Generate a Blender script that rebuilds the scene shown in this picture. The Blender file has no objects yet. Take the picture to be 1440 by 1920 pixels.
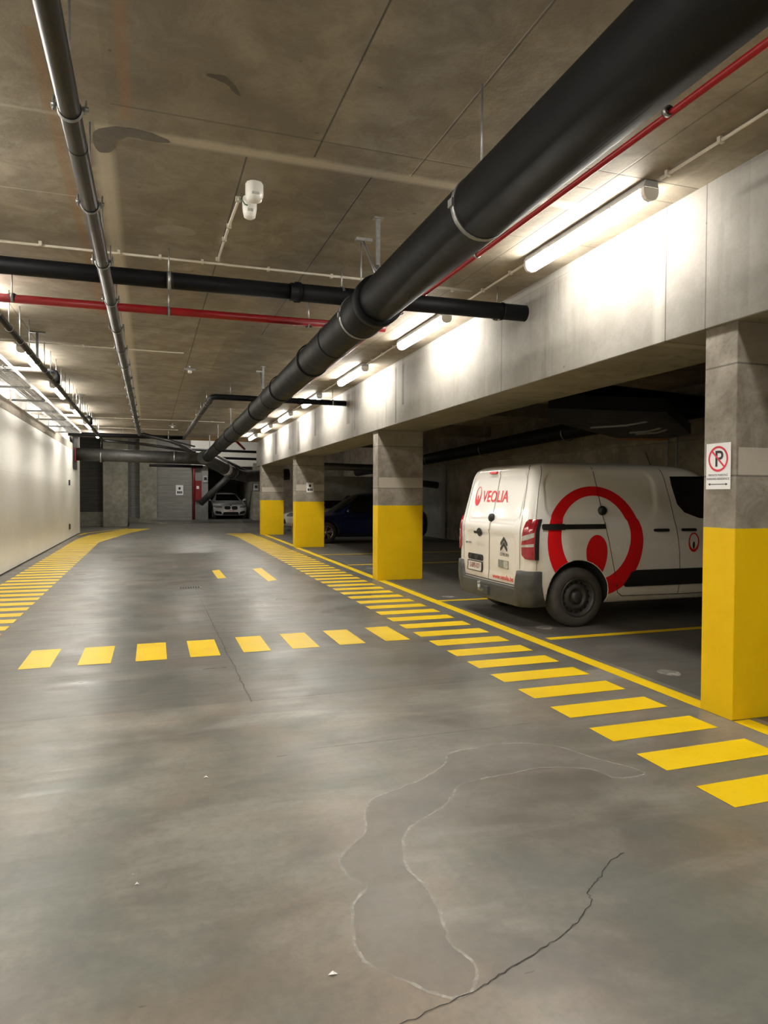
import bpy, bmesh, math, random
from mathutils import Vector, Matrix
random.seed(7)
PI = math.pi
SC = bpy.context.scene
COL = SC.collection

# ------------------------------------------------------------------ materials
class NT:
    def __init__(s, name):
        s.m = bpy.data.materials.new(name); s.m.use_nodes = True
        s.t = s.m.node_tree; s.n = s.t.nodes; s.n.clear()
        s.out = s.n.new('ShaderNodeOutputMaterial')
        s.b = s.n.new('ShaderNodeBsdfPrincipled')
        s.t.links.new(s.b.outputs[0], s.out.inputs[0])
    def set(s, sock, v):
        if hasattr(v, 'is_linked') or isinstance(v, bpy.types.NodeSocket): s.t.links.new(v, sock)
        else: sock.default_value = v
    def math(s, op, a, b=0.0, c=None, clamp=False):
        n = s.n.new('ShaderNodeMath'); n.operation = op; n.use_clamp = clamp
        s.set(n.inputs[0], a); s.set(n.inputs[1], b)
        if c is not None: s.set(n.inputs[2], c)
        return n.outputs[0]
    def coord(s, which='Object', scale=(1, 1, 1), loc=(0, 0, 0)):
        c = s.n.new('ShaderNodeTexCoord'); m = s.n.new('ShaderNodeMapping')
        m.inputs['Scale'].default_value = scale; m.inputs['Location'].default_value = loc
        s.t.links.new(c.outputs[which], m.inputs[0]); return m.outputs[0]
    def xyz(s, v):
        n = s.n.new('ShaderNodeSeparateXYZ'); s.t.links.new(v, n.inputs[0]); return n.outputs
    def noise(s, v, scale, detail=6, rough=.6, dist=0.0):
        n = s.n.new('ShaderNodeTexNoise'); s.t.links.new(v, n.inputs['Vector'])
        n.inputs['Scale'].default_value = scale; n.inputs['Detail'].default_value = detail
        n.inputs['Roughness'].default_value = rough; n.inputs['Distortion'].default_value = dist
        return n.outputs['Fac']
    def ramp(s, f, stops):
        n = s.n.new('ShaderNodeValToRGB'); s.t.links.new(f, n.inputs[0]); e = n.color_ramp.elements
        while len(e) < len(stops): e.new(.5)
        for el, (p, c) in zip(e, stops):
            el.position = p; el.color = (c, c, c, 1) if isinstance(c, (int, float)) else (*c, 1)
        return n.outputs[0]
    def mix(s, f, a, b, mode='MIX'):
        n = s.n.new('ShaderNodeMix'); n.data_type = 'RGBA'; n.blend_type = mode
        s.set(n.inputs[0], f)
        for i, v in ((6, a), (7, b)):
            if isinstance(v, tuple): v = (*v, 1) if len(v) == 3 else v
            s.set(n.inputs[i], v)
        return n.outputs[2]
    def bump(s, h, strength=.2, dist=.01):
        n = s.n.new('ShaderNodeBump'); n.inputs['Strength'].default_value = strength
        n.inputs['Distance'].default_value = dist; s.t.links.new(h, n.inputs['Height'])
        s.t.links.new(n.outputs[0], s.b.inputs['Normal'])
    def line(s, c, pos, w, o=None, lo=-1e4, hi=1e4, wob=None, soft=.5):
        """1 on a thin band |c-pos|<w, limited to lo<o<hi"""
        d = s.math('SUBTRACT', c, pos)
        if wob is not None: d = s.math('ADD', d, wob)
        d = s.math('DIVIDE', s.math('ABSOLUTE', d), w)
        f = s.math('SUBTRACT', 1.0 + soft, d, clamp=True)
        if o is not None:
            f = s.math('MULTIPLY', f, s.math('MULTIPLY', s.math('GREATER_THAN', o, lo), s.math('LESS_THAN', o, hi)))
        return f

def simple(name, col, rough=.5, metal=0.0, var=.12, scale=6, bump=0.0, coat=0.0):
    t = NT(name); v = t.coord()
    n = t.noise(v, scale, 5)
    lo = tuple(c * (1 - var) for c in col); hi = tuple(min(1, c * (1 + var)) for c in col)
    t.set(t.b.inputs['Base Color'], t.ramp(n, [(.3, lo), (.7, hi)]))
    r = t.ramp(n, [(.3, max(.02, rough - .06)), (.7, min(1, rough + .06))])
    t.set(t.b.inputs['Roughness'], r)
    t.b.inputs['Metallic'].default_value = metal
    if coat: t.b.inputs['Coat Weight'].default_value = coat; t.b.inputs['Coat Roughness'].default_value = .08
    if bump: t.bump(n, bump)
    return t.m

def concrete(name, a, b, dark, scale=1.0, rough=.8, px=None, stains=.5, bump=.25, lines=(), bands=(), streak=0.0, rr=None, which='Object'):
    t = NT(name); v = t.coord(which); X, Y, Z = t.xyz(v)
    big = t.noise(v, .7 * scale, 4, .55, .6)
    mid = t.noise(v, 3.2 * scale, 8, .68, .4)
    fin = t.noise(v, 38 * scale, 4, .7)
    c = t.mix(t.ramp(big, [(.36, 0.0), (.66, 1.0)]), a, b)
    c = t.mix(t.math('MULTIPLY', t.ramp(mid, [(.42, 1.0), (.6, 0.0)]), stains), c, dark)
    c = t.mix(t.math('MULTIPLY', t.ramp(fin, [(.35, 1.0), (.5, 0.0)]), .18), c, dark)
    pits = t.noise(v, 9 * scale, 2, .5)
    c = t.mix(t.math('MULTIPLY', t.ramp(pits, [(.24, 1.0), (.27, 0.0)]), .55), c, tuple(k * .45 for k in dark))
    if px:
        w = t.n.new('ShaderNodeTexWhiteNoise'); cb = t.n.new('ShaderNodeCombineXYZ')
        for i, (co, st, of) in enumerate(px):
            t.set(cb.inputs[i], t.math('FLOOR', t.math('DIVIDE', t.math('ADD', {'x': X, 'y': Y, 'z': Z}[co], of), st)))
        t.t.links.new(cb.outputs[0], w.inputs[0])
        k = t.math('MULTIPLY_ADD', w.outputs[0], .26, .85)
        cc = t.n.new('ShaderNodeCombineColor')
        for i in range(3): t.set(cc.inputs[i], k)
        c = t.mix(1.0, c, cc.outputs[0], 'MULTIPLY')
    if streak:
        sv = t.coord(which, (2.2, 2.2, .18)); sn = t.noise(sv, 2.4, 6, .7)
        sv2 = t.coord(which, (1, .45, .12), (3, 2, 1)); s2 = t.noise(sv2, 1.3, 3, .5)
        f = t.math('MULTIPLY', t.ramp(sn, [(.50, 0.0), (.68, 1.0)]), t.ramp(s2, [(.45, 0.15), (.62, 1.0)]))
        c = t.mix(t.math('MULTIPLY', f, streak), c, (.10, .085, .07))
    wob = t.math('MULTIPLY', t.math('SUBTRACT', mid, .5), .035)
    h = t.math('MULTIPLY', mid, 1.0)
    for (ax, pos, w_, lo, hi, col, st) in lines:
        co, o = {'x': (X, Y), 'y': (Y, X), 'z': (Z, Y), 'yz': (Y, Z)}[ax]
        f = t.line(co, pos, w_, o, lo, hi, wob if w_ > .015 else None)
        c = t.mix(t.math('MULTIPLY', f, st), c, col)
        if w_ < .02: h = t.math('SUBTRACT', h, t.math('MULTIPLY', f, .5))
    for (ax, lo, hi, col, st) in bands:
        co = {'x': X, 'y': Y, 'z': Z}[ax]
        f = t.math('MULTIPLY', t.math('GREATER_THAN', co, lo), t.math('LESS_THAN', co, hi))
        c = t.mix(t.math('MULTIPLY', f, st), c, col)
    t.set(t.b.inputs['Base Color'], c)
    if rr: t.set(t.b.inputs['Roughness'], t.ramp(mid, [(.35, rr[0]), (.7, rr[1])]))
    else: t.b.inputs['Roughness'].default_value = rough
    hh = t.math('ADD', h, t.math('MULTIPLY', fin, .35)); t.bump(hh, bump, .012)
    t.m['nt'] = 1
    return t.m

M = {}
DK = (.035, .03, .025)
M['ceiling'] = concrete('ceiling_concrete', (.27, .228, .172), (.39, .345, .275), (.175, .145, .108), 1.0, .75,
    px=[('x', 1.23, .22), ('y', 2.62, .85)], stains=.6, bump=.3,
    lines=[('x', 1.01, .006, -9, 4.36, DK, .8), ('x', 1.69, .006, -9, 4.4, DK, .55), ('x', .60, .006, 4.5, 26, DK, .75),
           ('x', 1.44, .006, 4.5, 9.4, DK, .8), ('x', 2.35, .006, 4.5, 20, DK, .5), ('x', -.27, .055, 4.65, 20, (.62, .56, .46), .7),
           ('x', -.52, .03, 3.6, 9, (.34, .17, .06), .4), ('x', -.12, .03, 2.8, 4.3, (.38, .2, .09), .4), ('x', -1.5, .006, -9, 26, DK, .6),
           ('y', 4.44, .05, -.3, 3.2, (.60, .54, .45), .7), ('y', 4.15, .008, -.2, 3.7, DK, .4), ('y', 4.36, .015, -2.6, -.4, (.5, .46, .4), .6),
           ('y', 5.5, .008, -2.6, -.3, (.55, .5, .43), .6), ('y', 9.42, .006, -2.6, 4, DK, .6), ('y', 12.1, .006, -2.6, 4, DK, .55),
           ('y', 14.7, .006, -2.6, 4, DK, .5), ('y', 17.3, .006, -2.6, 4, DK, .5), ('y', 19.9, .02, -2.6, 4, (.4, .35, .28), .4),
           ('y', 22.5, .006, -2.6, 4, DK, .5), ('y', 7.1, .006, 1.4, 4, DK, .4), ('x', 3.0, .006, 2, 26, DK, .45),
           ('y', 27.3, .55, .9, 4.2, (.62, .42, .2), .8), ('y', 3.9, .006, 2.3, 4, DK, .6), ('y', 5.1, .006, 2.3, 4, DK, .4)])
M['beam'] = concrete('beam_concrete', (.235, .22, .195), (.30, .285, .26), (.17, .155, .13), 1.0, .8,
    px=[('y', 1.9, .35), ('x', 99, 50)], stains=.35, bump=.25, streak=.75,
    lines=[('yz', 4.22, .006, 0, 9, DK, .7), ('yz', 4.30, .05, 0, 9, (.36, .345, .31), .6), ('yz', 3.82, .005, 0, 9, DK, .6),
           ('yz', 6.85, .006, 0, 9, DK, .7), ('yz', 11.0, .008, 0, 9, DK, .7), ('z', 3.60, .004, 4.3, 30, DK, .55),
           ('yz', 15.1, .006, 0, 9, DK, .6), ('yz', 19.3, .02, 0, 9, (.08, .07, .055), .6), ('yz', 23.5, .02, 0, 9, (.08, .07, .055), .6),
           ('yz', 10.15, .05, 2.95, 9, (.05, .04, .03), .75), ('yz', 10.5, .03, 2.7, 9, (.05, .045, .035), .8), ('yz', 13.5, .13, 2.98, 9, (.075, .045, .02), .8), ('yz', 13.0, .04, 2.8, 9, (.06, .05, .035), .6), ('yz', 16.7, .10, 3.0, 9, (.07, .05, .03), .75), ('yz', 18.9, .16, 2.75, 9, (.05, .04, .03), .75), ('yz', 20.3, .10, 2.9, 9, (.06, .045, .03), .75), ('yz', 22.9, .16, 2.9, 9, (.06, .045, .03), .75), ('yz', 8.3, .04, 3.25, 9, (.08, .065, .05), .5), ('z', 3.64, .05, 4.3, 30, (.33, .31, .28), .6)])
def column_mat(name, ztop):
    t = NT(name); v = t.coord(); X, Y, Z = t.xyz(v)
    n = t.noise(v, 3.5, 8, .7, .5); f = t.noise(v, 30, 4)
    c = t.mix(t.ramp(n, [(.35, 0.0), (.68, 1.0)]), (.20, .175, .145), (.37, .34, .295))
    c = t.mix(t.math('MULTIPLY', t.ramp(f, [(.3, 1.0), (.5, 0.0)]), .3), c, (.12, .10, .08))
    for lo, hi, col, st in ((1.65, 1.84, (.5, .46, .40), .75), (2.40, 2.9, (.32, .28, .235), .6)):
        m = t.math('MULTIPLY', t.math('GREATER_THAN', Z, lo), t.math('LESS_THAN', Z, hi))
        m = t.math('MULTIPLY', m, t.math('GREATER_THAN', X, .02))
        c = t.mix(t.math('MULTIPLY', m, st), c, col)
    c = t.mix(t.math('MULTIPLY', t.line(Z, 1.65, .006), .6), c, DK)
    c = t.mix(t.math('MULTIPLY', t.line(Z, 2.40, .006), .6), c, DK)
    edge = t.math('ADD', Z, t.math('MULTIPLY', t.math('SUBTRACT', f, .5), .012))
    yel = t.math('LESS_THAN', edge, ztop)
    yc = t.mix(t.ramp(n, [(.3, 0.0), (.75, 1.0)]), (.74, .475, .003), (.83, .55, .006))
    sc = t.noise(v, 5, 3, .4); yc = t.mix(t.ramp(sc, [(.22, 1.0), (.25, 0.0)]), yc, (.4, .2, .02))
    c = t.mix(yel, c, yc)
    t.set(t.b.inputs['Base Color'], c)
    t.set(t.b.inputs['Roughness'], t.math('MULTIPLY_ADD', yel, -.3, .8)); t.b.inputs['Specular IOR Level'].default_value = .22
    t.bump(t.math('ADD', n, t.math('MULTIPLY', f, .3)), .22, .01)
    return t.m
M['column_n'] = column_mat('column_painted_concrete', 1.295)
M['column_f'] = column_mat('column_painted_concrete_far', 1.34)

def floor_mat():
    t = NT('polished_floor_concrete'); v = t.coord(); X, Y, Z = t.xyz(v)
    vs = t.coord('Object', (.55, 1.6, 1)); sw = t.coord('Object', (.35, 3.0, 1), (5, 1, 0))
    big = t.noise(v, .55, 5, .6, .8); mid = t.noise(v, 2.0, 5, .55, .3); fin = t.noise(v, 26, 6, .7)
    swirl = t.noise(vs, 1.6, 6, .6, .6); scr = t.noise(sw, 4.5, 4, .55, .3)
    c = t.mix(t.ramp(big, [(.34, 0.0), (.68, 1.0)]), (.170, .157, .134), (.262, .246, .215))
    c = t.mix(t.math('MULTIPLY', t.ramp(mid, [(.36, 1.0), (.60, 0.0)]), .5), c, (.105, .097, .082)); m2 = t.noise(v, 6, 8, .7, .5); c = t.mix(t.math('MULTIPLY', t.ramp(m2, [(.38, 1.0), (.58, 0.0)]), .35), c, (.11, .10, .088))
    c = t.mix(t.math('MULTIPLY', t.ramp(swirl, [(.46, 0.0), (.66, 1.0)]), .55), c, (.33, .315, .28))
    gr = t.noise(t.coord('Object', (1, 1, 1), (9, 4, 0)), 1.1, 4, .6, .7)
    c = t.mix(t.math('MULTIPLY', t.ramp(gr, [(.46, 0.0), (.62, 1.0)]), .6), c, (.118, .135, .118))
    wa = t.noise(t.coord('Object', (1, 1, 1), (2, 14, 0)), .9, 4, .6, .7)
    c = t.mix(t.math('MULTIPLY', t.ramp(wa, [(.48, 0.0), (.66, 1.0)]), .5), c, (.27, .20, .145))
    c = t.mix(t.math('MULTIPLY', t.ramp(fin, [(.3, 1.0), (.56, 0.0)]), .3), c, (.10, .095, .085))
    sp = t.noise(v, 11, 2, .5); c = t.mix(t.math('MULTIPLY', t.ramp(sp, [(.78, 0.0), (.8, 1.0)]), .6), c, (.55, .53, .48))
    oil = t.noise(t.coord('Object', (1, 1, 1), (7, 7, 0)), 1.6, 3, .4); c = t.mix(t.math('MULTIPLY', t.ramp(oil, [(.12, 1.0), (.36, 0.0)]), .3), c, (.10, .095, .085))
    # tyre tracks down the aisle
    tr = t.noise(t.coord('Object', (9, .22, 1)), 1.2, 4, .6)
    trm = t.math('MULTIPLY', t.ramp(tr, [(.52, 0.0), (.66, 1.0)]), t.math('MULTIPLY', t.math('GREATER_THAN', Y, 6.8), t.math('LESS_THAN', t.math('ABSOLUTE', t.math('SUBTRACT', X, .6)), 1.6)))
    c = t.mix(t.math('MULTIPLY', trm, .4), c, (.12, .115, .105))
    # parking bay floor is mixed darker and rougher
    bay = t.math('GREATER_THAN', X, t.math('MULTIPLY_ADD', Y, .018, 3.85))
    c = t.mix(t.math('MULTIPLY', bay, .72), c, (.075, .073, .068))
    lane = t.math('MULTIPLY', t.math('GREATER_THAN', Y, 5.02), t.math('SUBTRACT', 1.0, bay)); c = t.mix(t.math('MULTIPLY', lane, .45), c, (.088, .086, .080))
    # control joints
    wob = t.math('MULTIPLY', t.math('SUBTRACT', fin, .5), .03)
    for (co, o, p, w, lo, hi) in ((Y, X, 5.02, .006, .7, 2.75), (X, Y, .70, .006, 5.0, 26), (Y, X, 9.2, .005, -2.6, 3.7), (Y, X, 14.6, .006, -2.6, 3.7), (Y, X, 3.95, .004, .9, 2.4)):
        c = t.mix(t.math('MULTIPLY', t.line(co, p, w, o, lo, hi, wob), .75), c, (.06, .055, .05))
    t.set(t.b.inputs['Base Color'], c)
    r = t.math('ADD', t.ramp(mid, [(.36, .31), (.66, .43)]), t.math('MULTIPLY', t.math('SUBTRACT', scr, .5), .22))
    r = t.math('ADD', r, t.math('MULTIPLY', bay, .2))
    t.set(t.b.inputs['Roughness'], r)
    t.b.inputs['Specular IOR Level'].default_value = .34
    h = t.math('ADD', t.math('MULTIPLY', scr, .6), t.math('MULTIPLY', fin, .15)); t.bump(h, .07, .01)
    return t.m
M['floor'] = floor_mat()
def paint_mat():
    t = NT('yellow_floor_paint'); v = t.coord('Object')
    n = t.noise(v, 3.0, 8, .7); f = t.noise(v, 55, 4, .7)
    sv = t.noise(t.coord('Object', (3, 40, 1)), 1.5, 4)
    c = t.mix(t.ramp(n, [(.3, 0.0), (.7, 1.0)]), (.80, .53, .004), (.92, .65, .008))
    c = t.mix(t.math('MULTIPLY', t.ramp(f, [(.30, 1.0), (.42, 0.0)]), .3), c, (.45, .33, .10))
    c = t.mix(t.math('MULTIPLY', t.ramp(sv, [(.55, 0.0), (.7, 1.0)]), .25), c, (.85, .63, .10))
    t.set(t.b.inputs['Base Color'], c); t.set(t.b.inputs['Roughness'], t.ramp(n, [(.3, .36), (.7, .52)])); t.b.inputs['Specular IOR Level'].default_value = .3
    return t.m
M['paint'] = paint_mat()
M['wallwhite'] = concrete('white_painted_wall', (.78, .76, .70), (.83, .815, .765), (.68, .65, .58), .6, .42, stains=.15, bump=.04, lines=[('z', 1.95, .004, -9, 40, (.5, .46, .4), .4)])
M['ledge'] = concrete('ledge_concrete', (.30, .26, .21), (.40, .36, .30), (.22, .19, .15), 1, .8, stains=.3)
M['upper'] = concrete('white_upper_wall', (.68, .66, .62), (.74, .72, .68), (.55, .52, .47), 1, .7, stains=.3)
M['bayback'] = concrete('bay_wall_concrete', (.24, .205, .155), (.32, .28, .22), (.13, .11, .085), .8, .85, px=[('y', 2.6, 0), ('z', 1.32, 0)], stains=.6)
M['baygrey'] = concrete('bay_wall_grey_render', (.20, .20, .19), (.27, .27, .255), (.13, .13, .12), .8, .85, stains=.4)
M['endblock'] = None
def block_mat(name, a, b, mortar):
    t = NT(name); v = t.coord(); X, Y, Z = t.xyz(v)
    n = t.noise(v, 2, 6); c = t.mix(n, a, b)
    fr = t.math('FRACT', t.math('DIVIDE', Z, .2)); m = t.math('LESS_THAN', fr, .09)
    sn = t.noise(t.coord('Object', (.5, 1, 9)), 2.0, 4)
    c = t.mix(t.math('MULTIPLY', t.ramp(sn, [(.45, 0.0), (.6, 1.0)]), .5), c, mortar)
    c = t.mix(t.math('MULTIPLY', m, .55), c, mortar)
    t.set(t.b.inputs['Base Color'], c); t.b.inputs['Roughness'].default_value = .85
    t.bump(t.math('SUBTRACT', n, m), .2, .01); return t.m
M['endblock'] = block_mat('grey_block_wall', (.21, .205, .19), (.30, .295, .28), (.14, .135, .125))
M['darkblock'] = block_mat('dark_block_wall', (.075, .072, .066), (.11, .105, .095), (.04, .04, .036))
M['pillar'] = concrete('end_pillar_concrete', (.27, .26, .21), (.37, .355, .30), (.17, .165, .13), 1.4, .85, stains=.6)
M['grey'] = simple('grey_render', (.26, .26, .255), .8)
M['blackpipe'] = simple('black_polyethylene', (.005, .0055, .007), .55, 0, .3, 4, 0); M['blackpipe'].node_tree.nodes['Principled BSDF'].inputs['Specular IOR Level'].default_value = .16
M['dirtypipe'] = simple('dusty_black_pipe', (.040, .040, .038), .5, 0, .5, 5)
M['greypipe'] = simple('dark_grey_pipe', (.020, .0195, .021), .34, .0, .15, 1.5); M['greypipe'].node_tree.nodes['Principled BSDF'].inputs['Specular IOR Level'].default_value = .4
M['redpipe'] = simple('red_sprinkler_paint', (.30, .005, .010), .4, 0, .12, 5)
M['labelpipe'] = simple('dusty_pipe_label', (.30, .30, .28), .6, 0, .6, 18)
M['zinc'] = simple('galvanised_steel', (.36, .365, .37), .42, .85, .2, 30)
M['rubber'] = simple('clamp_rubber', (.012, .012, .012), .7)
M['pvc'] = simple('cream_pvc_conduit', (.56, .51, .42), .45, 0, .12, 10)
M['whitepl'] = simple('white_plastic', (.75, .73, .68), .35, 0, .05, 12)
M['lens'] = simple('frosted_lens', (.45, .45, .42), .2, 0, .3, 60)
M['cable'] = simple('green_yellow_cable', (.05, .13, .07), .5)
M['black'] = simple('matt_black', (.008, .008, .008), .6)
M['seam'] = simple('panel_gap', (.025, .024, .022), .7)
M['wood'] = simple('plywood_edge', (.42, .2, .07), .6)
M['sheet'] = simple('black_sheeting', (.008, .009, .011), .45)
M['greytube'] = simple('light_grey_tube', (.25, .25, .25), .5)
M['lampbody'] = simple('lamp_housing_grey', (.42, .43, .44), .5, 0, .05)
def emis(name, col, st):
    t = NT(name); t.b.inputs['Base Color'].default_value = (.9, .9, .9, 1)
    n = t.noise(t.coord(), 3, 2)
    t.set(t.b.inputs['Emission Color'], t.mix(n, col, tuple(c * .98 for c in col)))
    t.b.inputs['Emission Strength'].default_value = st; t.b.inputs['Roughness'].default_value = .3
    return t.m
LS = 20.0
M['tube'] = emis('lit_lamp_diffuser', (1.0, .955, .87), LS)
M['paper'] = simple('white_sign_plate', (.80, .80, .82), .45, 0, .03)
M['signred'] = simple('sign_red', (.62, .03, .06), .5)
M['ink'] = simple('sign_black', (.015, .015, .02), .5)
M['hosered'] = simple('hose_cabinet_red', (.20, .006, .010), .4)
# vehicles
def van_white():
    t = NT('white_van_paint'); v = t.coord(); X, Y, Z = t.xyz(v)
    n = t.noise(v, 3.5, 7, .65); s = t.noise(t.coord('Object', (6, 6, .6)), 2, 5)
    base = (.77, .755, .72)
    low = t.math('SUBTRACT', 1.0, t.math('DIVIDE', Z, 1.15), clamp=True)
    rear = t.math('MULTIPLY_ADD', t.math('LESS_THAN', X, .14), .55, .45)
    f = t.math('MULTIPLY', t.math('MULTIPLY', low, rear), t.math('ADD', t.ramp(n, [(.3, .25), (.7, 1.0)]), t.math('MULTIPLY', s, .7)))
    c = t.mix(t.math('MINIMUM', f, .85), base, (.60, .50, .36))
    t.set(t.b.inputs['Base Color'], c); t.set(t.b.inputs['Roughness'], t.math('MULTIPLY_ADD', f, .35, .25))
    t.b.inputs['Coat Weight'].default_value = .5; t.b.inputs['Coat Roughness'].default_value = .08
    return t.m
M['vanwhite'] = van_white()
M['vanred'] = simple('red_livery_vinyl', (.68, .008, .012), .35, 0, .06, 4)
M['bumper'] = simple('grey_bumper_plastic', (.055, .055, .052), .55, 0, .35, 7)
M['arch'] = simple('wheel_arch_black', (.006, .006, .006), .85)
M['trimblack'] = simple('black_trim_plastic', (.012, .012, .012), .5)
M['tyre'] = simple('dusty_tyre_rubber', (.055, .050, .044), .85, 0, .25, 12, .2)
M['steelwheel'] = simple('dark_steel_wheel', (.05, .048, .045), .5, .3, .3, 14)
M['alloy'] = simple('silver_alloy', (.5, .5, .5), .3, .8, .1, 10)
M['glass'] = simple('dark_glass', (.006, .007, .008), .05, 0, .1, 2, 0, .6)
M['tail'] = simple('red_tail_lens', (.30, .008, .018), .14, 0, .35, 24, 0, 1)
M['clear'] = simple('clear_lens', (.42, .40, .38), .12, 0, .15, 30, 0, 1)
M['chevron'] = simple('dull_chrome', (.10, .10, .11), .3, .7)
M['platewhite'] = simple('plate_white', (.62, .58, .53), .4, 0, .1)
M['platered'] = simple('plate_red_ink', (.26, .03, .04), .5)
M['sticker'] = simple('grey_sticker', (.23, .23, .19), .6, 0, .2, 25)
M['stickerlite'] = simple('pale_sticker', (.46, .46, .40), .6, 0, .2, 25)
M['blue'] = simple('deep_blue_car_paint', (.004, .012, .075), .18, .3, .1, 3, 0, 1)
M['silver'] = simple('white_car_paint', (.62, .62, .62), .22, 0, .04, 3, 0, 1)
M['cream'] = simple('cream_car_paint', (.62, .58, .5), .25, 0, .04, 3, 0, 1)
M['headlamp'] = simple('headlamp_glass', (.25, .26, .28), .08, .3, .2, 20, 0, 1)

def stain_mat():
    t = NT('dried_water_stain'); v = t.coord(); n = t.noise(v, 5, 7, .65)
    t.set(t.b.inputs['Base Color'], t.mix(n, (.24, .232, .21), (.40, .385, .35)))
    t.b.inputs['Roughness'].default_value = .5
    t.set(t.b.inputs['Alpha'], t.ramp(n, [(.35, .12), (.7, .42)]))
    return t.m
M['stain'] = stain_mat()
def rim_mat():
    t = NT('stain_tide_line'); v = t.coord(); n = t.noise(v, 9, 5)
    t.set(t.b.inputs['Base Color'], t.mix(n, (.5, .48, .44), (.62, .60, .55)))
    t.b.inputs['Roughness'].default_value = .5
    t.set(t.b.inputs['Alpha'], t.ramp(n, [(.35, 0.05), (.65, .6)]))
    return t.m
M['rim'] = rim_mat()
M['patch'] = simple('grey_cement_patch', (.155, .14, .12), .8, 0, .2, 14)
M['damp'] = simple('damp_mark', (.10, .088, .066), .7, 0, .15, 9)

# ------------------------------------------------------------------ geometry helpers
class MB:
    def __init__(s): s.v = []; s.f = []; s.sm = []; s.mi = []
    def add(s, vs, fs, smooth=False, mi=0):
        o = len(s.v); s.v += [tuple(v) for v in vs]
        for f in fs: s.f.append([o + i for i in f]); s.sm.append(smooth); s.mi.append(mi)
        return s
    def box(s, x0, x1, y0, y1, z0, z1, mi=0):
        vs = [(x, y, z) for z in (z0, z1) for y in (y0, y1) for x in (x0, x1)]
        return s.add(vs, [(0, 2, 3, 1), (4, 5, 7, 6), (0, 1, 5, 4), (2, 6, 7, 3), (0, 4, 6, 2), (1, 3, 7, 5)], False, mi)
    def prism(s, poly, z0, z1, mi=0):
        n = len(poly); vs = [(x, y, z0) for x, y in poly] + [(x, y, z1) for x, y in poly]
        fs = [tuple(range(n - 1, -1, -1)), tuple(range(n, 2 * n))] + [(i, (i + 1) % n, n + (i + 1) % n, n + i) for i in range(n)]
        return s.add(vs, fs, False, mi)
    def tube(s, pts, r, seg=20, caps=True, mi=0):
        pts = [Vector(p) for p in pts]; n = len(pts); rs = r if isinstance(r, (list, tuple)) else [r] * n
        up = None; rings = []
        for i, p in enumerate(pts):
            a = pts[min(i + 1, n - 1)] - pts[max(i - 1, 0)]
            if a.length < 1e-9: a = Vector((0, 1, 0))
            a.normalize()
            if up is None:
                up = Vector((0, 0, 1)) if abs(a.z) < .9 else Vector((1, 0, 0))
            b = a.cross(up).normalized(); up = b.cross(a).normalized()
            rings.append([p + (b * math.cos(2 * PI * k / seg) + up * math.sin(2 * PI * k / seg)) * rs[i] for k in range(seg)])
        vs = [v for rg in rings for v in rg]
        fs = [(i * seg + k, i * seg + (k + 1) % seg, (i + 1) * seg + (k + 1) % seg, (i + 1) * seg + k) for i in range(n - 1) for k in range(seg)]
        s.add(vs, fs, True, mi)
        if caps:
            o = len(s.v) - n * seg
            s.f.append([o + k for k in range(seg - 1, -1, -1)]); s.sm.append(False); s.mi.append(mi)
            s.f.append([o + (n - 1) * seg + k for k in range(seg)]); s.sm.append(False); s.mi.append(mi)
        return s
    def lathe(s, prof, c, axis='y', seg=40, mi=0):
        """prof: (r, a) along axis; c centre"""
        n = len(prof); vs = []
        for r, a in prof:
            for k in range(seg):
                t = 2 * PI * k / seg; u, w = r * math.cos(t), r * math.sin(t)
                p = {'y': (u, a, w), 'z': (u, w, a), 'x': (a, u, w)}[axis]
                vs.append((c[0] + p[0], c[1] + p[1], c[2] + p[2]))
        fs = [(i * seg + k, i * seg + (k + 1) % seg, (i + 1) * seg + (k + 1) % seg, (i + 1) * seg + k) for i in range(n - 1) for k in range(seg)]
        return s.add(vs, fs, True, mi)
    def hoop(s, p, d, r, w, t, seg=32, mi=0):
        """band clamp around a pipe at p with axis d"""
        p = Vector(p); d = Vector(d).normalized()
        return s.tube([p - d * w / 2, p - d * w / 2, p + d * w / 2, p + d * w / 2], [r, r + t, r + t, r], seg, False, mi)
    def build(s, name, mats, parent=None, bevel=0, loc=None, rotz=0, sharp=None):
        off = Vector((0, 0, 0))
        if parent is not None:
            q = parent
            while q is not None: off += q.location; q = q.parent
        elif loc is not None and rotz == 0: off = Vector(loc)
        me = bpy.data.meshes.new(name)
        me.from_pydata([tuple(Vector(v) - off) for v in s.v], [], s.f)
        for i, p in enumerate(me.polygons): p.use_smooth = s.sm[i]; p.material_index = s.mi[i]
        for m in (mats if isinstance(mats, (list, tuple)) else [mats]): me.materials.append(m)
        bm = bmesh.new(); bm.from_mesh(me); bmesh.ops.recalc_face_normals(bm, faces=bm.faces); bm.to_mesh(me); bm.free()
        o = bpy.data.objects.new(name, me); COL.objects.link(o)
        if parent is not None: o.parent = parent
        elif loc is not None: o.location = loc
        if rotz: o.rotation_euler[2] = rotz
        if bevel:
            b = o.modifiers.new('bevel', 'BEVEL'); b.width = bevel; b.segments = 2; b.limit_method = 'ANGLE'
        return o

def tag(o, label=None, cat=None, group=None, kind=None):
    if label: o['label'] = label
    if cat: o['category'] = cat
    if group: o['group'] = group
    if kind: o['kind'] = kind
    return o
def thing(name, label, cat, loc=(0, 0, 0), group=None):
    o = bpy.data.objects.new(name, None); COL.objects.link(o); o.location = loc; o.empty_display_size = .1
    return tag(o, label, cat, group)
def structure(o): o['kind'] = 'structure'; return o
def copy_tree(o, parent=None):
    c = o.copy(); COL.objects.link(c); c.parent = parent
    for ch in [k for k in bpy.data.objects if k.parent == o]: copy_tree(ch, c)
    return c

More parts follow.
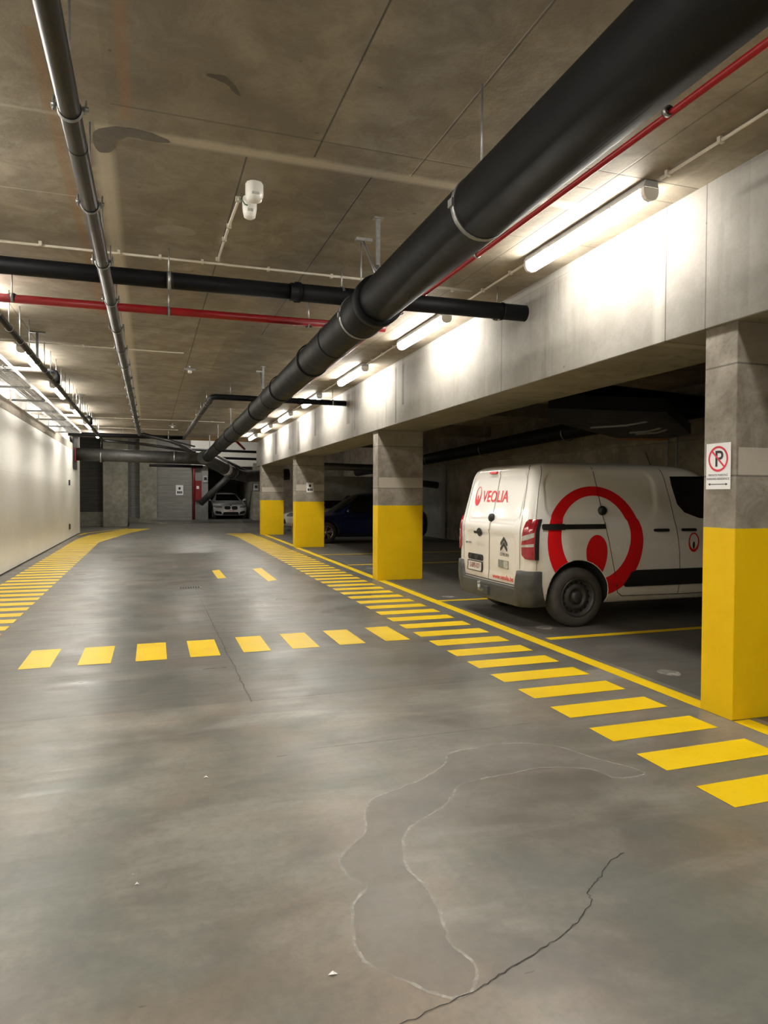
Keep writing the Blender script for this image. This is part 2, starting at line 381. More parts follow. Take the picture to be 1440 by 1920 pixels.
def smooth_poly(pts, sub=6, jit=0.0):
    out = []; n = len(pts)
    for i in range(n):
        p0, p1, p2, p3 = (Vector((*pts[(i + k) % n], 0)) for k in (-1, 0, 1, 2))
        for j in range(sub):
            t = j / sub
            q = .5 * ((2 * p1) + (-p0 + p2) * t + (2 * p0 - 5 * p1 + 4 * p2 - p3) * t * t + (-p0 + 3 * p1 - 3 * p2 + p3) * t ** 3)
            out.append((q.x + random.uniform(-jit, jit), q.y + random.uniform(-jit, jit)))
    return out
def fillpoly(poly, z):
    bm = bmesh.new(); vs = [bm.verts.new((x, y, z)) for x, y in poly]
    f = bm.faces.new(vs); bmesh.ops.triangulate(bm, faces=[f])
    for f in bm.faces:
        if f.normal.z < 0: f.normal_flip()
    return bm
def bm_obj(bm, name, mats, parent=None, loc=(0, 0, 0)):
    off = Vector(loc)
    if parent is not None:
        off = Vector((0, 0, 0)); q = parent
        while q is not None: off += q.location; q = q.parent
    for v in bm.verts: v.co -= off
    me = bpy.data.meshes.new(name); bm.to_mesh(me); bm.free()
    for m in (mats if isinstance(mats, (list, tuple)) else [mats]): me.materials.append(m)
    o = bpy.data.objects.new(name, me); COL.objects.link(o)
    if parent is not None: o.parent = parent
    else: o.location = off
    return o
def strip(pts, w, z):
    """flat ribbon following 2-D points, half width w (number or list)"""
    mb = MB(); n = len(pts); vs = []
    for i, (x, y) in enumerate(pts):
        a = Vector(pts[min(i + 1, n - 1)]) - Vector(pts[max(i - 1, 0)]); a.normalize(); p = Vector((-a.y, a.x))
        ww = w[i] if isinstance(w, list) else w
        vs += [(x + p.x * ww, y + p.y * ww, z), (x - p.x * ww, y - p.y * ww, z)]
    mb.add(vs, [(2 * i, 2 * i + 1, 2 * i + 3, 2 * i + 2) for i in range(n - 1)]); return mb

_font = None
def text_bm(txt, size, bold=0.0, squeeze=1.0, shear=0.0):
    cu = bpy.data.curves.new('lettering', 'FONT'); cu.body = txt; cu.size = size; cu.offset = bold * size
    cu.align_x = 'CENTER'; cu.align_y = 'CENTER'; cu.shear = shear; cu.resolution_u = 4
    o = bpy.data.objects.new('lettering', cu); COL.objects.link(o)
    dg = bpy.context.evaluated_depsgraph_get(); me = bpy.data.meshes.new_from_object(o.evaluated_get(dg))
    bm = bmesh.new(); bm.from_mesh(me); bpy.data.objects.remove(o); bpy.data.meshes.remove(me); bpy.data.curves.remove(cu)
    for v in bm.verts: v.co.x *= squeeze
    bmesh.ops.remove_doubles(bm, verts=bm.verts, dist=1e-5)
    return bm
def poly_bm(polys):
    bm = bmesh.new()
    for poly in polys:
        vs = [bm.verts.new((x, y, 0)) for x, y in poly]; bm.faces.new(vs)
    bmesh.ops.triangulate(bm, faces=bm.faces[:]); return bm
def ring_polys(c, R, r, ci=None, n=64, a0=0, a1=2 * PI):
    ci = ci or c; out = []
    for i in range(n):
        t, u = a0 + (a1 - a0) * i / n, a0 + (a1 - a0) * (i + 1) / n
        out.append([(c[0] + R * math.cos(t), c[1] + R * math.sin(t)), (c[0] + R * math.cos(u), c[1] + R * math.sin(u)),
                    (ci[0] + r * math.cos(u), ci[1] + r * math.sin(u)), (ci[0] + r * math.cos(t), ci[1] + r * math.sin(t))])
    return out
def disc_poly(c, rx, ry, n=28): return [(c[0] + rx * math.cos(2 * PI * i / n), c[1] + ry * math.sin(2 * PI * i / n)) for i in range(n)]
def rrect(x0, x1, y0, y1, r, n=5):
    out = []
    for cx, cy, a in ((x1 - r, y1 - r, 0), (x0 + r, y1 - r, PI / 2), (x0 + r, y0 + r, PI), (x1 - r, y0 + r, 1.5 * PI)):
        out += [(cx + r * math.cos(a + PI / 2 * k / n), cy + r * math.sin(a + PI / 2 * k / n)) for k in range(n + 1)]
    return out
def line_poly(pts, w):
    out = []
    for (a, b) in zip(pts[:-1], pts[1:]):
        d = Vector(b) - Vector(a); d.normalize(); p = Vector((-d.y, d.x)) * w / 2; e = d * w * .2
        out.append([tuple(Vector(a) - e + p), tuple(Vector(a) - e - p), tuple(Vector(b) + e - p), tuple(Vector(b) + e + p)])
    return out
def decal(bm, fn, name, mat, parent, step=.05, thick=0.0, base=None):
    """bend a flat outline (u, v) over a surface fn(u, v, off); parent-local coordinates"""
    us = [v.co.x for v in bm.verts]; vs = [v.co.y for v in bm.verts]
    for ax, lo, hi in ((0, min(us), max(us)), (1, min(vs), max(vs))):
        k = math.floor(lo / step) + 1
        while k * step < hi:
            no = (1, 0, 0) if ax == 0 else (0, 1, 0); co = (k * step, 0, 0) if ax == 0 else (0, k * step, 0)
            bmesh.ops.bisect_plane(bm, geom=bm.verts[:] + bm.edges[:] + bm.faces[:], plane_co=co, plane_no=no, dist=1e-5); k += 1
    if thick:
        r = bmesh.ops.extrude_face_region(bm, geom=bm.faces[:])
        for e in r['geom']:
            if isinstance(e, bmesh.types.BMVert): e.co.z = thick
    for v in bm.verts: v.co = Vector(fn(v.co.x, v.co.y, .004 + v.co.z))
    bmesh.ops.recalc_face_normals(bm, faces=bm.faces[:])
    me = bpy.data.meshes.new(name); bm.to_mesh(me); bm.free(); me.materials.append(mat)
    for p in me.polygons: p.use_smooth = False
    o = bpy.data.objects.new(name, me); COL.objects.link(o); o.parent = parent
    return o
# ------------------------------------------------------------------ the room
TH = .018                                   # the pillar row runs very slightly off the aisle
def XR(y): return 3.70 + TH * (y - 3.56)
def ROT(l, y0, y): return 0
fl = MB()
fl.add([(-4.2, -9, 0), (-.9, -9, 0), (10.2, -9, 0), (-4.2, 33, 0), (-.9, 33, 0), (10.2, 33, 0), (-4.2, 36.2, 0), (-.9, 36.2, 0), (-.9, 36.2, .27), (10.2, 36.2, .27), (-4.2, 44, 0), (-.9, 44, 0), (-.9, 44, .27), (10.2, 44, .27)],
       [(0, 1, 4, 3), (1, 2, 5, 4), (3, 4, 7, 6), (4, 5, 9, 8), (6, 7, 11, 10), (8, 9, 13, 12), (4, 8, 7), (7, 8, 12, 11)])
structure(fl.build('floor', M['floor']))
structure(MB().box(-4.2, 10.2, -9, 28.0, 3.68, 3.95).build('ceiling', M['ceiling']))
structure(MB().box(-4.2, 10.2, 28.0, 44, 4.4, 4.6).build('ceiling_far', M['darkblock']))
structure(MB().box(-2.85, -2.6, -9, 29.3, .03, 3.12).build('wall_left', M['wallwhite']))
structure(MB().box(-2.9, -2.66, -9, 29.3, 0, .03).build('base_gap_left', M['black']))  # black strip set back as the dark gap under the wall
structure(MB().box(-2.95, -2.592, -9, 29.3, 3.12, 3.36).build('trim_1', M['ledge'], bevel=.01))
structure(MB().box(-2.95, -2.70, -9, 29.3, 3.36, 3.68).build('wall_left_upper', M['upper']))
structure(MB().box(-2.95, 10.2, -9.2, -9, 0, 3.7).build('wall_rear', M['upper']))
structure(MB().box(10.0, 10.2, -9, 44, 0, 4.5).build('wall_right', M['bayback']))
structure(MB().box(9.95, 10.0, 22.3, 25.2, 0, 2.62).build('wall_right_panel', M['baygrey']))
structure(MB().box(9.9, 10.0, -9, 30, 2.62, 2.70).build('trim_2', M['bayback']))
structure(MB().box(-4.2, -4.0, 29.3, 44, 0, 4.5).build('wall_left_far', M['upper']))
structure(MB().box(-4.1, -2.6, 29.3, 29.5, 0, 4.5).build('wall_left_return', M['upper']))
structure(MB().box(5.6, 10.2, 36, 36.2, .2, 4.5).build('wall_end_right', M['bayback']))
structure(MB().box(-4.1, 10.2, 28.0, 28.06, 3.95, 4.5).build('trim_3', M['upper']))
# end wall assembly
structure(MB().box(-4.0, -1.7, 36.4, 36.6, 0, 4.5).build('wall_end_dark', M['darkblock']))
structure(MB().box(-4.0, -2.06, 36.1, 36.4, 0, .68).build('wall_end_upstand', M['pillar']))
structure(MB().box(-1.1, -.30, 36.6, 36.8, 0, 4.5).build('wall_end_block', M['endblock']))
structure(MB().box(-.46, .36, 36.3, 36.6, 0, 4.5).build('wall_end_pier', M['pillar'], bevel=.01))
structure(MB().box(.34, 2.06, 36.45, 36.65, 0, 4.5).build('wall_end_grey', M['endblock']))
structure(MB().box(2.0, 2.62, 36.7, 36.9, 0, 4.5).build('wall_end_niche', M['grey']))
structure(MB().box(2.55, 2.88, 36.5, 43, .2, 3.0).build('wall_garage_left', M['grey']))
structure(MB().box(5.12, 5.55, 35.9, 43, .2, 3.2).build('wall_garage_right', M['pillar']))
structure(MB().box(2.5, 5.6, 42.8, 43, .2, 4.5).build('wall_garage_rear', M['grey']))
structure(MB().box(2.0, 5.7, 36.0, 36.2, 3.02, 4.5).build('wall_end_lintel', M['upper']))
structure(MB().box(2.6, 5.2, 36.6, 43, 2.9, 3.0).build('ceiling_garage', M['darkblock']))
tag(MB().box(-2.08, -.98, 35.0, 36.2, 0, 4.45).build('concrete_pillar', M['pillar'], bevel=.015), 'broad grey-green bare concrete pillar at the left of the far end wall', 'pillar')
kb = MB(); kb.add([(-.95, 35.6, 0), (-.95, 35.8, 0), (.5, 34.6, 0), (.5, 34.8, 0), (2.0, 34.9, 0), (2.0, 35.1, 0), (-.95, 35.6, .45), (-.95, 35.8, .45), (.5, 34.6, .22), (.5, 34.8, .22), (2.0, 34.9, .20), (2.0, 35.1, .20)],
   [(0, 2, 8, 6), (2, 4, 10, 8), (1, 3, 9, 7), (3, 5, 11, 9), (6, 8, 9, 7), (8, 10, 11, 9), (0, 1, 7, 6), (4, 5, 11, 10)])
tag(kb.build('kerb', M['pillar']), 'low curved concrete kerb at the foot of the grey end wall', 'kerb')

# beam and pillars
bm_ = MB().box(0, .88, -9, 27.95, 2.675, 3.69)
tag(bm_.build('concrete_beam', M['beam'], loc=(XR(0) - .03, 0, 0), rotz=-TH, bevel=.008), 'long pale concrete beam running over the row of yellow-footed pillars', 'beam')
cols = [(3.56, .285, 'n', 'nearest yellow-footed concrete pillar, at the right edge, carrying the no-parking sign'),
        (11.56, .29, 'f', 'second yellow-footed concrete pillar, standing to the left of the white van'),
        (19.72, .40, 'f', 'third yellow-footed concrete pillar, with a small white notice on its front'),
        (26.5, .5, 'f', 'farthest yellow-footed concrete pillar, under the far end of the beam')]
for y0, dp, k, lab in cols:
    tag(MB().box(0, .86, 0, dp, 0, 2.68).build('pillar', M['column_' + k], loc=(XR(y0) + (-.02 if y0 > 20 else .04 if y0 > 15 else 0), y0, 0), rotz=-TH, bevel=.006), lab, 'pillar', 'yellow-footed concrete pillars along the aisle')
tag(MB().box(0, .86, 0, .29, 0, 2.68).build('pillar', M['column_f'], loc=(XR(-4.44), -4.44, 0), rotz=-TH, bevel=.006), 'yellow-footed concrete pillar behind the viewpoint', 'pillar', 'yellow-footed concrete pillars along the aisle')

# ------------------------------------------------------------------ floor markings
def quad(mb, x0a, x1a, x0b, x1b, ya, yb, z=.002): mb.add([(x0a, ya, z), (x1a, ya, z), (x1b, yb, z), (x0b, yb, z)], [(0, 1, 2, 3)])
lad = thing('walkway_marking', 'ladder of yellow painted bars beside the pillars on the right', 'floor marking', (3.1, 3, 0))
def rb(y): s = .016 * (y - 3.0); return (2.685 + s, 3.50 + s) if y < 25 else (2.685 + s - .08 * (y - 25), 3.50 + s - .03 * (y - 25))
y = 2.55 - .468 * 5; k = 0
while y < 27.6:
    a, b = rb(y), rb(y + .255); mb = MB(); quad(mb, a[0], a[1], b[0], b[1], y, y + .255); mb.build('bar', M['paint'], lad); y += .468
lad2 = thing('walkway_marking', 'ladder of yellow painted bars beside the white wall on the left', 'floor marking', (-1.9, 8, 0))
def lb(y):
    def itp(t):
        for (a, b), (c, d_) in zip(t[:-1], t[1:]):
            if a <= y <= c: return b + (d_ - b) * (y - a) / (c - a)
        return t[-1][1] if y > t[-1][0] else t[0][1]
    return itp([(0, -2.35), (25, -2.35), (28, -2.15), (33.0, -.86)]), itp([(0, -1.51), (23.5, -1.52), (28.8, -.8), (33.0, .15)])
y = 5.2
while y < 32.8:
    a, b = lb(y), lb(y + .27); mb = MB(); quad(mb, a[0], a[1], b[0], b[1], y, y + .27); mb.build('bar', M['paint'], lad2); y += .468
tag(strip([(-2.50, 28.0), (-2.36, 29.4), (-.92, 32.95)], .06, .0022).build('edge_line', M['paint']), 'thin yellow line curving along the left foot of the far walkway', 'floor marking')
kb = thing('edge_line', 'long solid yellow line along the foot of the pillars', 'floor marking', (3.76, 4, 0))
for ya, yb in ((-4.1, 3.55), (3.83, 11.55), (11.87, 19.7), (20.15, 26.45)):
    o_ = .04 if ya > 15 else 0
    mb = MB(); quad(mb, XR(ya) + .0 + o_, XR(ya) + .14 + o_, XR(yb) + o_, XR(yb) + .14 + o_, ya, yb, .0024); mb.build('line_segment', M['paint'], kb)
dash = thing('crossing_line', 'broken row of eight yellow painted blocks running across the aisle', 'floor marking', (.8, 6.9, 0))
for (xa, xb, ya, yb) in ((-1.075, -.822, 6.54, 7.29), (-.605, -.332, 6.54, 7.27), (-.124, .148, 6.535, 7.29), (.356, .629, 6.55, 7.29), (.85, 1.113, 6.60, 7.33), (1.327, 1.60, 6.61, 7.355), (1.815, 2.09, 6.64, 7.385), (2.315, 2.585, 6.67, 7.42)):
    mb = MB(); quad(mb, xa, xb, xa + .004, xb + .006, ya, yb + .01); mb.build('block', M['paint'], dash)
for lab, pts in (('slanted worn yellow dash in the middle of the aisle near the floor drain', [(1.18, 14.05), (1.335, 14.2), (1.325, 12.72), (1.165, 12.66)]),
                 ('longer slanted worn yellow dash between the drain and the right walkway', [(2.0, 14.15), (2.2, 14.3), (2.15, 12.15), (1.97, 12.0)])):
    mb = MB(); mb.add([(x_, y_, .002) for x_, y_ in pts], [(0, 1, 2, 3)]); tag(mb.build('painted_dash', M['paint']), lab, 'floor marking')
for y_, x0, x1, lab in ((6.2, 3.98, 9.6, 'yellow bay line on the floor beside the wheel of the white van'), (8.97, 3.9, 9.6, 'yellow bay line on the far side of the white van'), (14.3, 4.1, 9.6, 'yellow bay line between the second pillar and the blue car'),
                     (17.0, 4.1, 9.6, 'faint yellow bay line nearer the blue car'), (.8, 3.9, 9.6, 'yellow bay line before the nearest pillar')):
    mb = MB(); quad(mb, x0, x1, x0, x1, y_, y_ + .11, .0018); tag(mb.build('bay_line', M['paint']), lab, 'floor marking')
# worn white bay studs
for x_, y_, lab in ((4.27, 6.80, 'small worn white spot on the floor by the van wheel'), (4.23, 9.37, 'small worn white spot on the floor left of the van'), (4.2, 4.72, 'small worn white spot on the floor near the nearest pillar'), (4.35, 13.6, 'small worn white spot on the floor past the second pillar')):
    bm = fillpoly(smooth_poly([(x_ - .09, y_), (x_ - .03, y_ + .1), (x_ + .06, y_ + .09), (x_ + .1, y_ - .02), (x_ + .03, y_ - .1), (x_ - .05, y_ - .08)], 4, .008), .0016)
    tag(bm_obj(bm, 'paint_spot', M['rim'], loc=(x_, y_, 0)), lab, 'paint spot')
# dried puddle
pud = [(1.65, 3.62), (1.85, 3.66), (2.07, 3.66), (2.30, 3.54), (2.42, 3.30), (2.55, 3.04), (2.36, 3.02), (2.29, 3.17), (2.04, 3.27), (1.86, 3.25), (1.67, 3.24), (1.52, 3.20), (1.36, 3.02), (1.17, 2.90), (1.07, 2.81), (1.02, 2.70), (.98, 2.56), (1.0, 2.40),
       (.99, 2.24), (.955, 2.07), (.985, 1.95), (.92, 1.845), (.84, 1.84), (.77, 1.92), (.67, 2.04), (.645, 2.16), (.70, 2.37), (.78, 2.48), (.735, 2.58), (.745, 2.71), (.90, 2.88), (.96, 3.05), (1.04, 3.19), (1.21, 3.27), (1.40, 3.36), (1.57, 3.50)]
sp = smooth_poly(pud, 6, .004)
st = thing('water_stain', 'large pale dried water stain with a tide line on the near floor', 'stain', (1.3, 2.8, 0))
bm_obj(fillpoly(sp, .0012), 'dried_film', M['stain'], st)
tag(strip(sp + [sp[0]], [.004 + .004 * random.random() for _ in range(len(sp) + 1)], .0016).build('tide_line', M['rim'], st), 'paler wavy edge line')
cr = [(.60, 1.72), (.67, 1.79), (.78, 1.81), (.92, 1.84), (1.0, 1.865), (1.09, 1.90), (1.20, 1.935), (1.32, 1.98), (1.42, 2.03), (1.55, 2.12), (1.57, 2.17), (1.62, 2.21), (1.70, 2.26), (1.80, 2.34), (1.89, 2.37)]
cp = []
for a, b in zip(cr[:-1], cr[1:]):
    for t in range(5): cp.append((a[0] + (b[0] - a[0]) * t / 5 + random.uniform(-.005, .005), a[1] + (b[1] - a[1]) * t / 5 + random.uniform(-.005, .005)))
cp.append(cr[-1])
tag(strip(cp, [.0011 + .0012 * random.random() for _ in cp], .002).build('floor_crack', M['seam']), 'thin wandering crack across the near concrete floor', 'crack')
cp = [(.70 + random.uniform(-.012, .012), 5.0 + .12 * i) for i in range(36)]
tag(strip(cp, [.0008 + .0012 * random.random() for _ in cp], .0021).build('floor_crack', M['seam']), 'crooked crack crossing the broken row of yellow blocks', 'crack')
for x_, y_, s_, lab in ((.54, 2.05, .016, 'small pale scrap of debris lying near the lower edge of the floor'), (.28, 3.72, .014, 'tiny white chip on the mid floor left of the water stain'), (-.05, 2.77, .009, 'tiny white speck on the near floor at left')):
    mb = MB(); mb.add([(x_ - s_, y_, .001), (x_ - s_ * .2, y_ + s_ * .5, .004), (x_ + s_, y_ - s_ * .3, .001), (x_ + s_ * .1, y_ - s_ * .6, .006), (x_, y_, .012)], [(0, 1, 4), (1, 2, 4), (2, 3, 4), (3, 0, 4)])
    tag(mb.build('debris_scrap', M['paper'], loc=(x_, y_, 0)), lab, 'debris')
# drain
dr = thing('floor_drain', 'small slotted floor drain in the middle of the aisle', 'drain', (.62, 11.55, 0))
MB().box(.44, .80, 11.45, 11.62, 0, .004).build('frame', M['zinc'], dr)
for i in range(8): MB().box(.465 + i * .04, .488 + i * .04, 11.47, 11.60, .004, .006).build('slot', M['black'], dr)
# small vents on the white wall
for z, lab in ((1.93, 'small dark slot in the white wall near its far end, upper one'), (.42, 'small dark slot in the white wall near its far end, lower one')):
    tag(MB().box(-2.602, -2.585, 25.55, 25.95, z - .09, z + .09).build('wall_slot', M['trimblack']), lab, 'wall slot')

# ------------------------------------------------------------------ ceiling patches
def ceil_patch(pts, mat, lab, name='ceiling_patch', cat='patch'):
    bm = fillpoly(smooth_poly(pts, 5, .004), 3.678)
    for f in bm.faces: f.normal_flip()
    cx = sum(p[0] for p in pts) / len(pts); cy = sum(p[1] for p in pts) / len(pts)
    tag(bm_obj(bm, name, mat, loc=(cx, cy, 3.678)), lab, cat)
ceil_patch([(-.31, 4.50), (-.2, 4.40), (-.08, 4.38), (.06, 4.42), (.13, 4.47), (.02, 4.50), (-.1, 4.49), (-.18, 4.56), (-.21, 4.70), (-.30, 4.74)], M['patch'], 'curved dark grey cement patch on the ceiling beside the left pipe')
ceil_patch([(.28, 3.70), (.36, 3.68), (.43, 3.73), (.48, 3.83), (.43, 3.80), (.38, 3.74)], M['damp'], 'small dark curved mark on the near ceiling')
ceil_patch([(.05, 5.9), (.2, 5.82), (.34, 5.86), (.36, 5.98), (.2, 6.02), (.08, 6.02)], simple('pale_filler', (.34, .31, .27), .8), 'pale oval filler patch on the ceiling before the cross pipe')

# ------------------------------------------------------------------ lamps
def make_lamp(label, x, y, group, yaw=0.0, first=[None]):
    if first[0] is None:
        t = thing('tube_lamp', label, 'lamp', (0, 0, 3.68), group)
        mb = MB(); mb.add([(-.050, .0, 3.68), (.050, .0, 3.68), (.066, .0, 3.628), (-.066, .0, 3.628), (-.050, 1.62, 3.68), (.050, 1.62, 3.68), (.066, 1.62, 3.628), (-.066, 1.62, 3.628)], [(0, 1, 2, 3), (4, 5, 6, 7), (0, 1, 5, 4), (1, 2, 6, 5), (2, 3, 7, 6), (3, 0, 4, 7)])
        mb.build('housing', M['lampbody'], t, bevel=.004)
        pr = [(-.058, 3.632), (-.060, 3.608), (-.054, 3.576), (-.036, 3.552), (0, 3.542), (.036, 3.552), (.054, 3.576), (.060, 3.608), (.058, 3.632)]
        mb = MB(); n = len(pr); vs = [(x_, y_, z_) for y_ in (.035, 1.585) for x_, z_ in pr]
        mb.add(vs, [(i, i + 1, n + i + 1, n + i) for i in range(n - 1)], True); mb.add(vs, [tuple(range(n)), tuple(range(n, 2 * n))]); mb.build('diffuser', M['tube'], t)
        for y_ in (.0, 1.585):
            mb = MB(); vs = [(x_ * 1.04, yy, z_ - .001) for yy in (y_, y_ + .035) for x_, z_ in pr]
            mb.add(vs, [(i, i + 1, n + i + 1, n + i) for i in range(n - 1)]); mb.add(vs, [tuple(range(n)), tuple(range(n, 2 * n))]); mb.build('end_cap', M['whitepl'], t)
        for y_ in (.35, 1.2): MB().box(-.069, .069, y_, y_ + .02, 3.615, 3.64).build('clip', M['zinc'], t)
        first[0] = t; o = t
    else: o = copy_tree(first[0])
    o.location = (x, y, 3.68); o.rotation_euler[2] = yaw; o['label'] = label; o['group'] = group; return o
ords = ['nearest', 'second', 'third', 'fourth', 'fifth', 'sixth', 'seventh']
for i, y_ in enumerate((3.9, 7.40, 10.75, 14.1, 17.4, 20.7, 24.0)):
    make_lamp('%s lit tube lamp of the row along the concrete beam' % ords[i], 3.27 + .012 * (y_ - 4), y_, 'tube lamps along the beam', -.012)
for i, y_ in enumerate((-6.6, -3.2, .15)):  # unseen lamps added, continuing the row, so the foreground is lit
    make_lamp('added unseen lit tube lamp continuing the beam row behind the viewpoint', 3.2, y_, 'added tube lamps behind the viewpoint')
for i, y_ in enumerate((7.5, 11.05, 14.5, 18.0, 21.5, 25.0)):  # the nearest one is out of view, added to light floor and wall
    make_lamp('%s lit tube lamp of the row above the white wall' % ords[i], -1.74, y_, 'tube lamps above the white wall')
for i, y_ in enumerate((-6.0, -2.6, .8, 4.1)):  # unseen lamps added to light the near floor and left wall
    make_lamp('added unseen lit tube lamp continuing the wall row towards the viewpoint', -1.74, y_, 'added tube lamps behind the viewpoint')
l = make_lamp('lit tube lamp hanging beyond the far end of the beam', 4.0, 30.2, 'lamps beyond the beam', .5); l.location.z = 4.4
l = make_lamp('lit tube lamp beyond the end of the white wall', -1.3, 30.5, 'lamps beyond the beam', 0); l.location.z = 4.4
l = make_lamp('lit tube lamp beyond the cross pipes in the middle', 2.9, 33.2, 'lamps beyond the beam', PI / 2); l.location.z = 4.4

# ------------------------------------------------------------------ conduits
def conduit(pts, label, clips, r=.011, mat='pvc', name='conduit'):
    t = thing(name, label, 'conduit', pts[0])
    MB().tube(pts, r, 10).build('tube', M[mat], t)
    for c in clips:
        x_, y_, ax = c
        if ax == 'x': MB().box(x_ - .012, x_ + .012, y_ - r - .008, y_ + r + .008, pts[0][2] - r - .003, 3.682).build('clip', M[mat], t)
        else: MB().box(x_ - r - .008, x_ + r + .008, y_ - .012, y_ + .012, pts[0][2] - r - .003, 3.682).build('clip', M[mat], t)
    return t
conduit([(-2.4, 6.63, 3.657), (3.2, 6.53, 3.657)], 'cream conduit crossing the ceiling just before the black cross pipe', [(x_, 6.58, 'x') for x_ in (-1.9, -1.45, -.88, -.25, .1, .47, 1.08, 1.7, 2.4, 3.0)])
conduit([(.625, 5.08, 3.66), (.61, 5.6, 3.66), (.60, 6.50, 3.66)], 'short cream conduit leading to the white ceiling detectors', [(.62, 5.12, 'y'), (.612, 5.65, 'y'), (.606, 5.95, 'y'), (.60, 6.47, 'y')])
for a, b, lab in ((1.85, 3.82, 'cream conduit on the ceiling feeding the nearest beam lamp'), (5.6, 7.38, 'cream conduit on the ceiling between the first and second beam lamps'), (9.05, 10.7, 'cream conduit on the ceiling between the second and third beam lamps'), (12.4, 14.05, 'cream conduit on the ceiling between the third and fourth beam lamps'), (15.75, 17.35, 'cream conduit on the ceiling between the fourth and fifth beam lamps'), (19.0, 20.6, 'cream conduit on the ceiling between the fifth and sixth beam lamps')):
    xx = lambda y_: 3.28 + .012 * (y_ - 4)
    conduit([(xx(a), a, 3.658), (xx(b), b, 3.658)], lab, [(xx(y_), y_, 'y') for y_ in ([3.75, 3.3, 2.7] if a < 2 else [a + .3, (a + b) / 2, b - .3])])
for y_, x1, lab in ((10.85, .5, 'grey conduit crossing the ceiling over the first wall lamp'), (13.4, -1.5, 'short conduit on the ceiling between the first and second wall lamps'), (16.9, -1.5, 'short conduit on the ceiling between the second and third wall lamps'), (20.6, 2.1, 'thin conduit crossing the far ceiling before the junction of pipes'), (23.6, .9, 'thin conduit crossing the ceiling at the far left')):
    conduit([(-2.6, y_, 3.66), (x1, y_, 3.66)], lab, [(x_, y_, 'x') for x_ in (-2.2, -1.7, -.9) if x_ < x1], .009)
# rising conduits on the bay wall
for y_, lab in ((11.19, 'left one of two upright grey conduits on the bay wall above the van'), (10.94, 'right one of two upright grey conduits on the bay wall above the van')):
    tag(MB().tube([(9.86, y_, .1), (9.86, y_, 3.6)], .022, 12).build('wall_conduit', M['greytube']), lab, 'conduit')

# ------------------------------------------------------------------ detectors
def detector(x_, y_, lab, r0, r1, h):
    t = thing('ceiling_detector', lab, 'detector', (x_, y_, 3.68))
    MB().lathe([(0, 3.68), (r0 * .9, 3.68), (r0, 3.668), (r0, 3.60), (r1 * 1.05, 3.68 - h * .72), (r1, 3.68 - h * .76)], (x_, y_, 0), 'z', 32).build('body', M['whitepl'], t)
    MB().lathe([(r1, 3.68 - h * .76), (r1 * .9, 3.68 - h * .92), (r1 * .5, 3.68 - h), (0, 3.68 - h * 1.01)], (x_, y_, 0), 'z', 32).build('dome', M['whitepl'], t)
    MB().box(x_ - r1 * .42, x_ + r1 * .42, y_ - r1 * 1.1, y_ - r1 * .8, 3.68 - h * .74, 3.68 - h * .62).build('window', M['lens'], t)
detector(.70, 4.86, 'upper and larger of two white detectors on the near ceiling', .062, .056, .13)
detector(.70, 5.10, 'lower and slimmer of two white detectors on the near ceiling', .052, .046, .155)
tag(MB().tube([(.625, 5.08, 3.655), (.64, 5.03, 3.62), (.66, 5.04, 3.60), (.685, 5.06, 3.605)], .005, 8).build('cable', M['cable']), 'short green cable looping from the conduit to the detectors', 'cable')
for x_, y_, lab in ((.64, 11.8, 'small white sensor on a bracket under the mid ceiling'), (.66, 21.5, 'small white sensor under the far ceiling')):
    t = thing('ceiling_sensor', lab, 'sensor', (x_, y_, 3.68))
    MB().tube([(x_, y_, 3.68), (x_, y_, 3.60)], .012, 10).build('stem', M['zinc'], t)
    MB().box(x_ - .09, x_ + .09, y_ - .02, y_ + .02, 3.575, 3.60).build('arm', M['zinc'], t); MB().lathe([(0, 3.57), (.03, 3.57), (.03, 3.53), (0, 3.52)], (x_, y_, 0), 'z', 16).build('head', M['whitepl'], t)

# ------------------------------------------------------------------ signs
def flat_sign(parts_fn, name, label, cat, T):
    t = thing(name, label, cat, T((0, 0), 0)); parts_fn(t, T); return t
def put(bm, T, off, name, mat, parent):
    for v in bm.verts: v.co = Vector(T((v.co.x, v.co.y), off))
    bmesh.ops.recalc_face_normals(bm, faces=bm.faces[:])
    return bm_obj(bm, name, mat, parent)
def no_parking(t, T):
    for nm, poly, mat, o_ in (('plate', [(-.107, -.158), (.107, -.158), (.107, .158), (-.107, .158)], 'paper', .004),):
        vs = [T(p, 0) for p in poly] + [T(p, o_) for p in poly]
        MB().add(vs, [(0, 1, 2, 3), (4, 5, 6, 7), (0, 1, 5, 4), (1, 2, 6, 5), (2, 3, 7, 6), (3, 0, 4, 7)]).build(nm, M[mat], t)
    put(text_bm('P', .155, .012), lambda p, o_: T((p[0] + .006, p[1] + .045), o_), .0048, 'letter', M['ink'], t)
    put(poly_bm(ring_polys((0, .05), .088, .073)), T, .0052, 'prohibition_ring', M['signred'], t)
    put(poly_bm(line_poly([(-.055, .105), (.055, -.005)], .013)), T, .0056, 'slash', M['signred'], t)
    put(text_bm('PRIVATE PARKING', .021, .01), lambda p, o_: T((p[0], p[1] - .062), o_), .0048, 'lettering', M['ink'], t)
    put(text_bm('PARKING RESIDENCE', .021, .01), lambda p, o_: T((p[0], p[1] - .088), o_), .0048, 'lettering', M['ink'], t)
    put(poly_bm(line_poly([(-.07, -.124), (.07, -.124)], .005) + [[(-.088, -.124), (-.068, -.115), (-.068, -.133)], [(.088, -.124), (.068, -.133), (.068, -.115)]]), T, .0048, 'double_arrow', M['ink'], t)
xs = XR(3.70) - .002
flat_sign(no_parking, 'no_parking_sign', 'white no-parking sign with red ring and arrow on the nearest pillar', 'sign', lambda p, o_: (xs - .003 - o_ - TH * p[0], 3.705 - p[0], 1.718 + p[1]))
